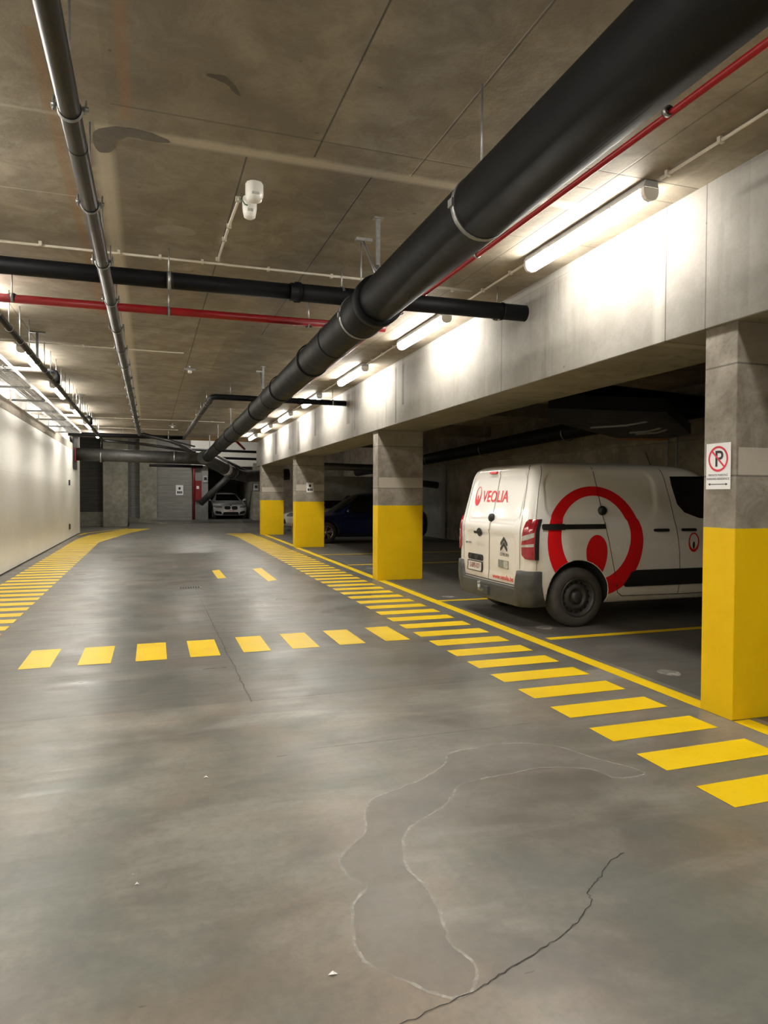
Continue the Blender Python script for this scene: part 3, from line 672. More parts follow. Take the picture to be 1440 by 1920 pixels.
def notice(t, T):
    poly = [(-.105, -.14), (.105, -.14), (.105, .14), (-.105, .14)]
    vs = [T(p, 0) for p in poly] + [T(p, .004) for p in poly]
    MB().add(vs, [(0, 1, 2, 3), (4, 5, 6, 7), (0, 1, 5, 4), (1, 2, 6, 5), (2, 3, 7, 6), (3, 0, 4, 7)]).build('plate', M['paper'], t)
    put(poly_bm([disc_poly((0, .05), .035, .04), rrect(-.07, -.02, -.10, -.03, .01), rrect(-.01, .03, -.10, -.03, .01), rrect(.04, .075, -.10, -.03, .01)]), T, .0048, 'print', M['ink'], t)
flat_sign(notice, 'notice', 'small white notice with dark print on the third pillar', 'notice', lambda p, o_: (4.46 + p[0], 19.71 - o_, 1.755 + p[1]))
flat_sign(notice, 'notice', 'white notice on the grey block wall at the far end', 'notice', lambda p, o_: (1.46 + p[0] * 1.7, 36.44 - o_, 1.78 + p[1] * 1.8))
# ------------------------------------------------------------------ pipes
def rod(p, z0, z1=3.68, r=.006): return MB().tube([(p[0], p[1], z0), (p[0], p[1], z1)], r, 8)
def clamp(parent, p, d, r, rodz=True, ears=False, mat='zinc', w=.03):
    c = MB().hoop((0, 0, 0), d, r, w, .006)
    c.v = [(a + p[0], b + p[1], e + p[2]) for a, b, e in c.v]
    o = c.build('clamp', M[mat], parent)
    MB_ = MB().hoop(p, d, r - .001, w * 1.8, .003); MB_.build('rubber_lining', M['rubber'], o)
    if rodz: rod(p, p[2] + r, 3.68).build('threaded_rod', M['zinc'], o)
    if ears:
        for s in (-1, 1):
            mb = MB().tube([(p[0] + s * (r + .004), p[1], p[2] + .012), (p[0] + s * (r + .03), p[1], p[2] + .012)], .012, 8)
            mb.tube([(p[0] + s * (r + .018), p[1], p[2] - .015), (p[0] + s * (r + .018), p[1], p[2] + .05)], .006, 8); mb.build('bolt', M['zinc'], o)
    return o
def sock(parent, p, d, r, L, mat, t=.012):
    p = Vector(p); d = Vector(d).normalized()
    MB().tube([p - d * L / 2, p - d * L / 2, p + d * L / 2, p + d * L / 2], [r, r + t, r + t, r], 40, False).build('socket', M[mat], parent)

# the big black drain pipe
BX = lambda y: 1.665 + TH * (y - 3.0)
BZ = lambda y: 3.033 - .0035 * max(0, y - 8)
bp = thing('drain_pipe', 'huge black plastic drain pipe running away under the ceiling', 'pipe', (BX(5), 5, BZ(5)))
def bpt(y): return (BX(y), y, BZ(y))
MB().tube([bpt(-6), bpt(0), bpt(5.25)], .168, 56).build('pipe_run', M['blackpipe'], bp)
MB().tube([bpt(5.2), bpt(5.25), bpt(5.7), bpt(5.78), bpt(15), bpt(26.8)], [.170, .186, .186, .170, .172, .185], 56).build('pipe_run', M['blackpipe'], bp)
dB = (TH, 1, -.003)
for y_ in (5.14,): sock(bp, bpt(y_), dB, .17, .10, 'blackpipe', .028)
for y_, t_ in ((6.55, .003), (7.62, .012), (9.7, .010), (10.6, .004), (12.2, .012), (15.0, .006), (17.2, .012), (20.5, .012), (26.3, .02)): sock(bp, bpt(y_), dB, .170 + .0007 * y_, .07 if t_ > .005 else .03, 'blackpipe', t_)
for y_, r_ in ((-2.5, .168), (.4, .168), (3.30, .168), (5.62, .188)):
    c = clamp(bp, bpt(y_), dB, r_, True, False, w=.028)
    for s in (-1, 1): MB().box(BX(y_) + s * (r_ + .004) - .012, BX(y_) + s * (r_ + .004) + .012, y_ - .025, y_ + .025, BZ(y_) - .02, BZ(y_) + .02).build('bolt', M['zinc'], c)
for y_ in (5.14, 11.6, 17.4, 21.5, 25.5):
    h = thing('pipe_hanger', {5.14: 'stout steel hanger with a slanting brace holding the near coupling of the big pipe', 11.6: 'steel hanger with brace on the big pipe above the second pillar', 17.4: 'steel hanger on the far part of the big pipe, before the last sleeve', 21.5: 'thin steel hanger on the far part of the big black pipe', 25.5: 'farthest steel hanger of the big pipe, close to the junction'}[y_], 'hanger', (BX(y_), y_, 3.68))
    MB().box(BX(y_) - .04, BX(y_) + .04, y_ - .03, y_ + .03, 3.672, 3.68).build('base_plate', M['zinc'], h)
    MB().box(BX(y_) - .014, BX(y_) + .014, y_ - .014, y_ + .014, BZ(y_) + .19, 3.672).build('strut', M['zinc'], h)
    MB().tube([(BX(y_), y_, BZ(y_) + .19), (BX(y_), y_, BZ(y_) + .28)], .022, 14).build('sleeve', M['zinc'], h)
    if y_ < 13:
        MB().tube([(BX(y_) + .02, y_ + .45, 3.66), (BX(y_), y_ + .03, BZ(y_) + .2)], .010, 10).build('brace', M['zinc'], h)
        MB().box(BX(y_) - .05, BX(y_) + .09, y_ + .42, y_ + .48, 3.655, 3.68).build('foot', M['zinc'], h)

# thin red sprinkler pipe behind the big one, and the red cross pipe
rp = thing('sprinkler_pipe', 'thin red sprinkler pipe running along behind the big black pipe', 'pipe', (2.57, 3, 3.52))
MB().tube([(2.575, -6, 3.515), (2.60, 7.5, 3.515), (2.95, 27, 3.52)], .019, 20).build('pipe_run', M['redpipe'], rp)
for y_ in (-1.5, .7, 2.95, 5.2, 7.1, 9.5, 12): clamp(rp, (2.57 + .012 * max(0, y_ - 3), y_, 3.52), (0, 1, 0), .022, True, w=.02)
rc = thing('sprinkler_pipe', 'red sprinkler pipe crossing the aisle behind the black cross pipe', 'pipe', (0, 7.6, 3.44))
MB().tube([(-2.7, 7.62, 3.425), (2.6, 7.58, 3.455)], .042, 28).build('pipe_run', M['redpipe'], rc)
for x_ in (-2.0, -1.27, .2, 1.7): clamp(rc, (x_, 7.60, 3.44), (1, 0, 0), .043, True, w=.02)
MB().tube([(2.60, 7.50, 3.50), (2.60, 7.66, 3.50)], .034, 20).build('tee', M['redpipe'], rc)

# black cross pipe
xp = thing('cross_pipe', 'black pipe crossing the whole aisle and entering the concrete beam', 'pipe', (0, 6.4, 3.40))
MB().tube([(-2.8, 6.42, 3.385), (1.3, 6.38, 3.41)], .072, 36).build('pipe_run', M['blackpipe'], xp)
MB().tube([(1.25, 6.38, 3.41), (3.8, 6.33, 3.418)], .082, 36).build('pipe_run', M['blackpipe'], xp)
sock(xp, (1.32, 6.38, 3.41), (1, 0, 0), .078, .05, 'blackpipe', .016); sock(xp, (3.45, 6.335, 3.417), (1, 0, 0), .08, .02, 'blackpipe', .008)
for x_ in (-1.9, .17, 1.75, 3.42): clamp(xp, (x_, 6.38, 3.40 if x_ < 1 else 3.415), (1, 0, 0), .074 if x_ < 1 else .084, True, w=.022)

# dark grey pipe on the left
lp = thing('ceiling_pipe', 'long dark grey pipe with ring clamps running along the left ceiling', 'pipe', (-.32, 4, 3.2))
LX = lambda y: -.328 + .004 * (y - 3)
MB().tube([(LX(-6), -6, 3.2), (LX(3.66), 3.66, 3.2), (LX(20.3), 20.3, 3.2)], .046, 32).build('pipe_run', M['greypipe'], lp)
sock(lp, (LX(3.68), 3.68, 3.2), (0, 1, 0), .0455, .012, 'rubber', .002)
y_ = 2.3
while y_ < 20: clamp(lp, (LX(y_), y_, 3.2), (0, 1, 0), .047, False, True, w=.016); rod((LX(y_), y_, 0), 3.25).build('threaded_rod', M['zinc'], lp); y_ += 1.045
# second left pipe with many rods
l2 = thing('ceiling_pipe', 'thin black pipe hung on many rods above the foot of the white wall', 'pipe', (-1.41, 8, 3.28))
MB().tube([(-1.41, 1, 3.29), (-1.41, 24, 3.26)], .034, 20).build('pipe_run', M['trimblack'], l2)
for i in range(27):
    y_ = 5.0 + .65 * i
    c = clamp(l2, (-1.41, y_, 3.28), (0, 1, 0), .035, True, w=.018)
for y_, lab in ((10.2, 'steel T-shaped hanger on the thin black pipe at left'), (16.2, 'far steel T-shaped hanger on the thin black pipe at left')):
    h = thing('pipe_hanger', lab, 'hanger', (-1.41, y_, 3.68))
    MB().box(-1.51, -1.31, y_ - .02, y_ + .02, 3.665, 3.68).build('base_plate', M['greypipe'], h); MB().box(-1.425, -1.395, y_ - .015, y_ + .015, 3.3, 3.665).build('strut', M['greypipe'], h)
# white drop pipes from the tray
for y_, lab in ((11.95, 'short white pipe with black elbow below the first wall lamp'), (18.5, 'farther short white pipe with black elbow beside the cable tray')):
    t = thing('branch_pipe', lab, 'pipe', (-1.7, y_, 3.46))
    MB().tube([(-2.7, y_, 3.48), (-1.47, y_, 3.45)], .028, 18).build('pipe_run', M['whitepl'], t)
    MB().tube([(-1.5, y_, 3.452), (-1.42, y_, 3.452), (-1.385, y_, 3.43), (-1.365, y_, 3.38), (-1.365, y_, 3.26)], .036, 18).build('elbow', M['blackpipe'], t)
# cable tray with brackets
tr = thing('cable_tray', 'galvanised cable tray hung along the top of the white wall', 'cable tray', (-2.1, 12, 3.38))
mb = MB()
for i in range(118): mb.box(-2.32, -1.93, 8.0 + .12 * i, 8.0 + .12 * i + .05, 3.372, 3.376)
for x_ in (-2.22, -2.12, -2.02): mb.box(x_, x_ + .018, 8.0, 22.2, 3.3715, 3.375)
mb.build('tray_base', M['zinc'], tr)
for x_ in (-2.32, -1.935): MB().box(x_, x_ + .006, 8.0, 22.2, 3.372, 3.43).build('side_rail', M['zinc'], tr)
for i in range(14):
    y_ = -1.0 + 1.78 * i + .02
    if y_ < 7.9 or y_ > 22.3: continue
    b = MB().box(-2.62, -1.90, y_ - .02, y_ + .02, 3.335, 3.372).build('arm', M['zinc'], tr)
    MB().box(-2.57, -2.53, y_ - .03, y_ + .03, 3.33, 3.66).build('post', M['whitepl'], b)

# small pipe with elbow
sp_ = thing('branch_pipe', 'slim black pipe leaving the beam, bending and running away under the ceiling', 'pipe', (1.16, 13.6, 3.4))
el = [(1.16 + .11 * (1 - math.cos(a)), 13.6 + .11 * (1 - math.sin(a)) , 3.41) for a in [PI / 2 * k / 6 for k in range(7)]]
MB().tube([(3.98, 13.7, 3.42), (1.30, 13.6, 3.41), (1.22, 13.61, 3.41), (1.17, 13.66, 3.41), (1.155, 13.75, 3.41)], .056, 24).build('pipe_run', M['blackpipe'], sp_)
MB().tube([(1.155, 13.75, 3.41), (1.10, 23.7, 3.42)], .056, 24).build('pipe_run', M['dirtypipe'], sp_)
sock(sp_, (1.151, 14.4, 3.41), (0, 1, 0), .056, .1, 'dirtypipe', .01); sock(sp_, (2.9, 13.66, 3.415), (1, 0, 0), .056, .1, 'blackpipe', .008)
for y_ in (14.7, 16.4, 18.1, 19.8, 21.5): clamp(sp_, (1.13, y_, 3.41), (0, 1, 0), .058, True, w=.02)
for x_ in (1.5, 2.3, 3.55): clamp(sp_, (x_, 13.63, 3.412), (1, 0, 0), .057, True, w=.02)
t = thing('cross_pipe', 'slim black pipe crossing the far ceiling towards the left', 'pipe', (0, 23.7, 3.42))
MB().tube([(1.12, 23.75, 3.42), (-1.3, 23.6, 3.42), (-2.4, 23.5, 3.42)], .065, 20).build('pipe_run', M['blackpipe'], t)
for x_ in (-.8, .6): clamp(t, (x_, 23.68, 3.42), (1, 0, 0), .066, True, w=.03)

# far junction
fj = thing('cross_pipe', 'thick black pipe coming out of the white wall to the junction', 'pipe', (0, 27.5, 2.95))
MB().tube([(-2.7, 27.5, 3.01), (1.75, 27.5, 2.94), (2.05, 27.55, 2.93)], .235, 40).build('pipe_run', M['dirtypipe'], fj)
for x_ in (-1.70, .9):
    c = clamp(fj, (x_, 27.5, 2.97), (1, .0, 0), .238, True, w=.05)
MB().box(-2.6, -2.56, 26.9, 28.1, 2.45, 3.6).build('wall_plate', M['trimblack'], fj)
MB().box(-2.56, -2.53, 27.24, 27.76, 2.74, 3.24).build('collar', M['hosered'], fj)
dj = thing('drain_pipe', 'thick dusty pipe dropping from the junction towards the far pillar', 'pipe', (2.1, 27.5, 2.9))
MB().tube([(1.95, 26.7, 2.95), (2.15, 27.4, 2.90), (2.75, 28.3, 2.66), (3.55, 29.3, 2.38), (3.9, 29.6, 2.33), (4.6, 29.8, 2.38), (5.8, 29.8, 2.45)], .245, 36).build('pipe_run', M['dirtypipe'], dj)
sock(dj, (2.95, 28.55, 2.59), (.8, 1, -.28), .245, .22, 'labelpipe', .02); sock(dj, (3.3, 29.0, 2.46), (.8, 1, -.28), .245, .2, 'greypipe', .03)
dk = thing('drain_pipe', 'dusty pipe with a pale printed label beyond the junction', 'pipe', (2.3, 28.5, 3.1))
MB().tube([(2.25, 28.3, 3.18), (3.0, 29.2, 2.86), (3.9, 30.2, 2.52), (4.3, 30.4, 2.45), (5.8, 30.4, 2.5)], .165, 28).build('pipe_run', M['dirtypipe'], dk)
MB().tube([(2.42, 28.5, 3.107), (2.95, 29.14, 2.881)], .169, 28, False).build('label_sleeve', M['labelpipe'], dk)
tag(MB().tube([(.0, 27.3, 2.64), (1.95, 27.3, 2.62)], .055, 20).build('pipe_stub', M['blackpipe']), 'thin black pipe slung beneath the thick cross pipe', 'pipe')
for z_, y_, lab in ((3.62, 33.5, 'upper of two thin black pipes crossing before the bright far wall'), (3.28, 33.6, 'lower of two thin black pipes crossing before the bright far wall')):
    tag(MB().tube([(1.2, y_, z_ + .06), (5.6, y_, z_)], .06, 16).build('cross_pipe', M['blackpipe']), lab, 'pipe')
tag(MB().tube([(3.25, 27.8, 3.72), (4.0, 30.8, 3.58)], .05, 16).build('sprinkler_pipe', M['redpipe']), 'short red pipe slanting beyond the end of the big black pipe', 'pipe')
for pts, r_, lab in (([(LX(20), 20.2, 3.2), (.6, 22.6, 3.22), (1.4, 25.3, 3.12)], .05, 'grey pipe slanting from the left pipe to the junction'), ([(-1.4, 23.8, 3.26), (-.2, 24.4, 3.22), (1.6, 26.2, 3.12)], .05, 'black pipe slanting from the thin left pipe to the junction'), ([(-.2, 21.0, 3.3), (1.5, 24.8, 3.22)], .03, 'slim pale pipe slanting beside the grey one')):
    tag(MB().tube(pts, r_, 16).build('branch_pipe', M['greypipe']), lab, 'pipe')
tag(MB().tube([(4.05, 35.4, 2.7), (2.45, 35.9, 1.1)], .16, 20).build('drain_pipe', M['dirtypipe']), 'dark duct sloping down in front of the garage beside the parked white car', 'pipe')
tag(MB().tube([(4.1, 35.3, 2.62), (5.2, 35.3, 2.62)], .1, 16).build('drain_pipe', M['blackpipe']), 'dark pipe over the garage opening above the parked white car', 'pipe')

# hose cabinet and riser at the end
h = thing('hose_cabinet', 'red fire hose cabinet beside the far garage opening', 'cabinet', (2.36, 36.6, 1.7))
MB().box(2.22, 2.55, 36.45, 36.7, 1.25, 2.28).build('case', M['hosered'], h, bevel=.01); MB().box(2.3, 2.42, 36.44, 36.45, 1.85, 2.0).build('label_plate', M['paper'], h)
MB().box(2.25, 2.52, 36.435, 36.45, 1.3, 1.75).build('door', M['hosered'], h)
tag(MB().tube([(2.16, 36.35, .25), (2.16, 36.35, 4.3)], .06, 16).build('riser_pipe', M['hosered']), 'upright red riser pipe at the right end of the grey block wall', 'pipe')
for x_, y_, z_, lab in ((2.74, 36.5, 2.35, 'small grey switch box left above the parked white car'), (5.25, 35.9, 1.95, 'small grey box on the concrete pier beside the garage')):
    t = thing('switch_box', lab, 'box', (x_, y_, z_)); MB().box(x_ - .12, x_ + .12, y_ - .08, y_, z_ - .17, z_ + .17).build('case', M['lampbody'], t, bevel=.01)
    MB().box(x_ - .07, x_ + .07, y_ - .1, y_ - .08, z_ - .05, z_ + .1).build('cover', M['greypipe'], t)

# bay ceiling services
bp2 = thing('drain_pipe', 'thick black pipe along the dark bay wall behind the van', 'pipe', (9, 13, 3))
MB().tube([(9, -4, 3.22), (9, 9.4, 3.06), (9, 13.7, 3.0), (9, 21.8, 2.78), (9, 30, 2.6)], .18, 36).build('pipe_run', M['blackpipe'], bp2)
for y_ in (8.9, 13.4, 17.5, 21.5, 25): clamp(bp2, (9, y_, 3.06 - .028 * max(0, y_ - 10)), (0, 1, -.02), .182, True, w=.03)
tag(MB().tube([(5.3, 12.5, 3.3), (5.3, 30, 3.2)], .07, 20).build('drain_pipe', M['blackpipe']), 'slim black pipe under the dark bay ceiling behind the beam', 'pipe')
tag(MB().tube([(4.7, 9.2, 3.25), (9.0, 9.2, 3.05)], .15, 28).build('cross_pipe', M['blackpipe']), 'black pipe crossing the bay ceiling above the van roof', 'pipe')
sh = thing('suspended_panel', 'dark sheeted panel with a plywood edge hung above the van', 'panel', (7, 9.3, 2.6))
MB().prism([(4.75, 7.5), (5.6, 8.8), (8.45, 10.9), (9.3, 10.6), (9.05, 9.7), (6.4, 7.3)], 2.62, 2.8).build('sheet', M['sheet'], sh)
mb = MB(); mb.add([(8.42, 10.88, 2.585), (9.28, 10.58, 2.585), (9.26, 10.50, 2.585), (8.38, 10.80, 2.585), (8.42, 10.88, 2.62), (9.28, 10.58, 2.62), (9.26, 10.50, 2.62), (8.38, 10.80, 2.62)], [(0, 1, 2, 3), (4, 5, 6, 7), (0, 1, 5, 4), (1, 2, 6, 5), (2, 3, 7, 6), (3, 0, 4, 7)]); mb.build('wood_edge', M['wood'], sh)
for i, (a, lab) in enumerate((([(6.85, 8.2, 2.605), (6.9, 8.7, 2.603), (6.75, 9.0, 2.604), (6.6, 9.2, 2.605)], 'longest bent grey tube under the dark sheeted panel'), ([(7.7, 8.9, 2.605), (7.85, 9.4, 2.603), (7.75, 9.7, 2.605)], 'short bent grey tube at the middle of the dark panel'), ([(7.95, 9.05, 2.605), (8.15, 9.5, 2.603), (8.0, 9.85, 2.605)], 'short bent grey tube nearest the plywood edge'))):
    tag(MB().tube(a, .018, 12).build('bent_tube', M['greytube']), lab, 'tube')
for y_ in (14.0, 19.0, 24.5):
    tag(MB().box(5.0, 9.98, y_, y_ + .35, 3.35, 3.68).build('bay_joist', M['bayback']), {14.0: 'nearest shallow concrete rib under the bay ceiling', 19.0: 'middle shallow concrete rib under the bay ceiling', 24.5: 'farthest shallow concrete rib under the bay ceiling'}[y_], 'rib')
tag(MB().tube([(4.85, 22.5, 2.52), (7.4, 22.3, 2.47), (7.9, 22.2, 2.1), (9.6, 22.2, 1.9)], .12, 20).build('drain_pipe', M['dirtypipe']), 'dusty bent pipe above the roof of the blue car', 'pipe')
tag(MB().box(5.0, 9.0, 23.2, 23.26, 1.35, 2.2).build('low_wall', M['baygrey']), 'dim low grey wall behind the blue car', 'wall')
# ------------------------------------------------------------------ vehicles
def tab(t):
    def f(z):
        if z <= t[0][0]: return t[0][1]
        for (a, b), (c, d_) in zip(t[:-1], t[1:]):
            if z <= c:
                return b + (d_ - b) * (z - a) / (c - a)
        return t[-1][1]
    return f
def smooth_tab(t):
    g = tab(t)
    def f(z, h=.02): return (g(z - h) + 2 * g(z) + g(z + h)) / 4
    return f
class Car:
    """body described by plan outlines stacked over height; x forward, y left, rear at x = 0"""
    def __init__(s, xr, xf, w, zs, Rr=.12, Rf=.3, crr=.03, crf=.15, belly=.03, recess=None):
        s.xr, s.xf, s.w = smooth_tab(xr), smooth_tab(xf), smooth_tab(w)
        s.zs = zs; s.Rr, s.Rf, s.crr, s.crf, s.belly, s.recess = Rr, Rf, crr, crf, belly, recess
    def corr(s, x, y, z):
        xr, xf, w = s.xr(z), s.xf(z), s.w(z); L = max(xf - xr, .1)
        q = (y / max(w, .1)) ** 2
        x2 = x + s.crr * q * max(0, 1 - (x - xr) / .5) - s.crf * q * max(0, 1 - (xf - x) / .8)
        t = 2 * (x - xr) / L - 1; y2 = y * (1 - s.belly * abs(t) ** 4)
        return x2, y2
    def outline(s, z, nr=34, na=7, ns=170, nf=22):
        xr, xf, w = s.xr(z), s.xf(z), s.w(z); Rr, Rf = min(s.Rr, w * .6), min(s.Rf, w * .6)
        p = [(xr, (w - Rr) * i / nr) for i in range(nr)]
        p += [(xr + Rr - Rr * math.cos(PI / 2 * i / na), w - Rr + Rr * math.sin(PI / 2 * i / na)) for i in range(na)]
        p += [(xr + Rr + (xf - xr - Rr - Rf) * i / ns, w) for i in range(ns)]
        p += [(xf - Rf + Rf * math.sin(PI / 2 * i / na), w - Rf + Rf * math.cos(PI / 2 * i / na)) for i in range(na)]
        p += [(xf, (w - Rf) * (1 - i / nf)) for i in range(nf + 1)]
        out = []
        for x, y in p:
            x, y = s.corr(x, y, z)
            dp = s.recess(x, y, z) if s.recess else 0
            if dp: 
                if y > w * .9: y -= dp
                elif x < xr + .2: x += dp
            out.append((x, y))
        return out
    def body(s, mats, parent, cutters):
        mb = MB(); n = None
        for z in s.zs:
            o = s.outline(z); n = len(o)
            mb.v += [(x, y, z) for x, y in o] + [(x, -y, z) for x, y in o[1:-1]][::-1]
        N = 2 * n - 2; K = len(s.zs)
        for i in range(K - 1):
            for k in range(N):
                mb.f.append([i * N + k, i * N + (k + 1) % N, (i + 1) * N + (k + 1) % N, (i + 1) * N + k]); mb.sm.append(True); mb.mi.append(0)
        for i in (0, K - 1):
            for k in range(n - 1):
                a, b = k, k + 1; c, d_ = (N - k) % N, (N - k - 1) % N
                q = [i * N + a, i * N + b, i * N + d_, i * N + c]
                q = list(dict.fromkeys(q))
                if len(q) > 2: mb.f.append(q); mb.sm.append(True); mb.mi.append(0)
        o = mb.build('body', mats, parent)
        cb = MB()
        for (x, z, r, y0, y1) in cutters: cb.tube([(x, y0, z), (x, y1, z)], r, 48, True, 1)
        c = cb.build('cutter', mats)
        m = o.modifiers.new('arches', 'BOOLEAN'); m.operation = 'DIFFERENCE'; m.object = c; m.solver = 'EXACT'
        o_par = o.parent; o.parent = None
        dg = bpy.context.evaluated_depsgraph_get(); me = bpy.data.meshes.new_from_object(o.evaluated_get(dg))
        o.modifiers.clear(); old = o.data; o.data = me; bpy.data.meshes.remove(old); o.parent = o_par
        cm = c.data; bpy.data.objects.remove(c); bpy.data.meshes.remove(cm)
        return o
    # surface maps (u, v, offset) -> local point
    def side(s, sg):
        def f(x, z, off):
            w = s.w(z); _, y = s.corr(x, w, z)
            if s.recess: y -= s.recess(x, y, z)
            return (x, sg * (y + off), z)
        return f
    def rear(s):
        def f(u, z, off):          # u runs left to right as seen from behind -> y = -u
            y = -u; x, y2 = s.corr(s.xr(z), y, z)
            if s.recess: x += s.recess(x, abs(y), z)
            return (x - off, y2, z)
        return f
    def front(s):
        def f(u, z, off):          # seen from the front, left to right -> y = u
            x, y2 = s.corr(s.xf(z), u, z); return (x + off, y2, z)
        return f
    def corner(s, sg, end='r'):
        """map by path length from the rear (front) centre round the corner"""
        def f(q, z, off):
            xr, xf, w = s.xr(z), s.xf(z), s.w(z)
            R_ = min(s.Rr if end == 'r' else s.Rf, w * .6); a = q - (w - R_)
            if a < 0: x, y, nx, ny = 0, q, -1, 0
            elif a < R_ * PI / 2: t = a / R_; x, y, nx, ny = R_ - R_ * math.cos(t), w - R_ + R_ * math.sin(t), -math.cos(t), math.sin(t)
            else: x, y, nx, ny = R_ + a - R_ * PI / 2, w, 0, 1
            if end == 'f': x, nx = xf - x, -nx
            else: x = xr + x
            x2, y2 = s.corr(x, y, z)
            return (x2 + nx * off, sg * (y2 + ny * off), z)
        return f

def wheel(parent, x, y, r, sg, kind='steel', rw=.2):
    """sg = -1 outer face towards -y"""
    t = bpy.data.objects.new('wheel', None); COL.objects.link(t); t.parent = parent; t.location = (x, y, r); t.empty_display_size = .1
    def add(mb, nm, mt):
        me = mb.build(nm, mt); me.parent = t; return me
    k = .62 * r / .345 * .345 / .345 if False else .66
    rr = r * k
    mb = MB(); W = rw / 2
    mb.lathe([(rr, -W * .9), (rr * 1.08, -W), (r * .9, -W), (r * .975, -W * .82), (r, -W * .55), (r, W * .55), (r * .975, W * .82), (r * .9, W), (rr, W)], (0, 0, 0), 'y', 56); add(mb, 'tyre', M['tyre'])
    o = -sg                      # o * outward
    f = lambda a: sg * a
    if kind == 'steel':
        mb = MB(); mb.lathe([(rr, f(W * .92)), (rr * .97, f(W * 1.0)), (rr * .90, f(W * .94)), (rr * .87, f(W * .62)), (rr * .80, f(W * .45)), (rr * .66, f(W * .62)), (rr * .55, f(W * .80)), (rr * .44, f(W * .78)), (rr * .40, f(W * .55)), (rr * .30, f(W * .50)), (rr * .28, f(W * .75)), (rr * .22, f(W * .86)), (0, f(W * .88))], (0, 0, 0), 'y', 56)
        add(mb, 'rim', M['steelwheel'])
        mb = MB()
        for i in range(16):
            a = 2 * PI * i / 16; c, s_ = math.cos(a), math.sin(a); r0, r1 = rr * .70, rr * .82; hw = rr * .055
            vs = [(c * q - s_ * h, f(W * yy), s_ * q + c * h) for q, yy in ((r0, .64), (r1, .54)) for h in (-hw, hw)]
            mb.add(vs, [(0, 1, 3, 2)])
        add(mb, 'vent_slot', M['arch'])
        mb = MB()
        for i in range(5):
            a = 2 * PI * i / 5 + .3; mb.tube([(rr * .34 * math.cos(a), f(W * .50), rr * .34 * math.sin(a)), (rr * .34 * math.cos(a), f(W * .66), rr * .34 * math.sin(a))], rr * .035, 8)
        add(mb, 'wheel_bolt', M['steelwheel'])
    else:
        mb = MB(); mb.lathe([(rr, f(W * .9)), (rr * .98, f(W * 1.0)), (rr * .92, f(W * .9)), (rr * .88, f(W * .2)), (0, f(W * .1))], (0, 0, 0), 'y', 48); add(mb, 'rim', M['steelwheel'])
        mb = MB()
        for i in range(10):
            a = 2 * PI * (i // 2) / 5 + (.16 if i % 2 else -.16) + .3; c, s_ = math.cos(a), math.sin(a); hw = rr * .05
            vs = [(c * q - s_ * h, f(W * yy), s_ * q + c * h) for q, yy in ((rr * .12, .86), (rr * .93, .92)) for h in (-hw, hw)] + [(c * q - s_ * h, f(W * yy), s_ * q + c * h) for q, yy in ((rr * .12, .5), (rr * .93, .6)) for h in (-hw, hw)]
            mb.add(vs, [(0, 1, 3, 2), (4, 5, 7, 6), (0, 2, 6, 4), (1, 3, 7, 5)])
        mb.lathe([(rr * .94, f(W * .98)), (rr * .90, f(W * .98)), (rr * .90, f(W * .7))], (0, 0, 0), 'y', 48); mb.lathe([(rr * .2, f(W * .6)), (rr * .19, f(W * .92)), (0, f(W * .95))], (0, 0, 0), 'y', 24)
        add(mb, 'spokes', M['alloy'])
    return t

# ---------- the white van (rear towards the aisle)
def sstep(a, b, x): t = max(0, min(1, (x - a) / (b - a))); return t * t * (3 - 2 * t)
def rr_sdf(x, z, x0, x1, z0, z1, r):
    cx, cz = (x0 + x1) / 2, (z0 + z1) / 2; dx, dz = abs(x - cx) - (x1 - x0) / 2 + r, abs(z - cz) - (z1 - z0) / 2 + r
    return math.hypot(max(dx, 0), max(dz, 0)) + min(max(dx, dz), 0) - r
def van_recess(x, y, z):
    if y > .78 and x > .15:
        a = rr_sdf(x, z, .22, 1.74, 1.24, 1.80, .17)
        b = rr_sdf(x, z, .55, 3.1, .58, .95, .1)
        return .020 * sstep(.022, -.022, a) + .005 * sstep(.05, -.05, b)
    if x < .5 and y < .76:
        a = rr_sdf(y, z, -.66, .66, 1.20, 1.78, .11)
        b = rr_sdf(y, z, -.64, .64, .56, 1.05, .1)
        return .024 * sstep(.02, -.02, a) + .008 * sstep(.02, -.02, b)
    return 0
ZR = [round(.26 + .024 * i, 4) for i in range(64) if .26 + .024 * i < 1.80] + [1.815, 1.835, 1.852, 1.868, 1.882, 1.894, 1.905, 1.914, 1.921, 1.926]
V = Car(xr=[(.26, -.02), (.5, -.05), (1.12, -.05), (1.20, -.035), (1.75, .085), (1.84, .12), (1.88, .17), (1.91, .29), (1.926, .55)],
        xf=[(.26, 4.30), (.45, 4.38), (.75, 4.38), (.92, 4.30), (1.0, 4.12), (1.08, 3.75), (1.14, 3.55), (1.75, 2.85), (1.84, 2.72), (1.88, 2.58), (1.91, 2.3), (1.926, 1.9)],
        w=[(.26, .84), (.34, .90), (.50, .925), (.95, .925), (1.12, .915), (1.25, .89), (1.75, .825), (1.82, .80), (1.86, .765), (1.89, .71), (1.91, .63), (1.921, .51), (1.926, .39)],
        zs=ZR, Rr=.10, Rf=.30, crr=.022, crf=.22, belly=.014, recess=van_recess)
van = thing('delivery_van', 'white panel van with red ring livery parked rear-out behind the pillars', 'van')
AX, AZ, AR = .625, .345, .41
V.body([M['vanwhite'], M['arch']], van, [(AX, AZ + .02, AR, -1.2, -.62), (AX, AZ + .02, AR, .62, 1.2), (AX + 2.785, AZ + .02, AR, -1.2, -.6), (AX + 2.785, AZ + .02, AR, .6, 1.2)])
for wx in (AX, AX + 2.785):
    for sg in (-1, 1): wheel(van, wx, sg * .815, .345, sg, 'steel', .215)
SD, SL, RE, FR = V.side(-1), V.side(1), V.rear(), V.front()
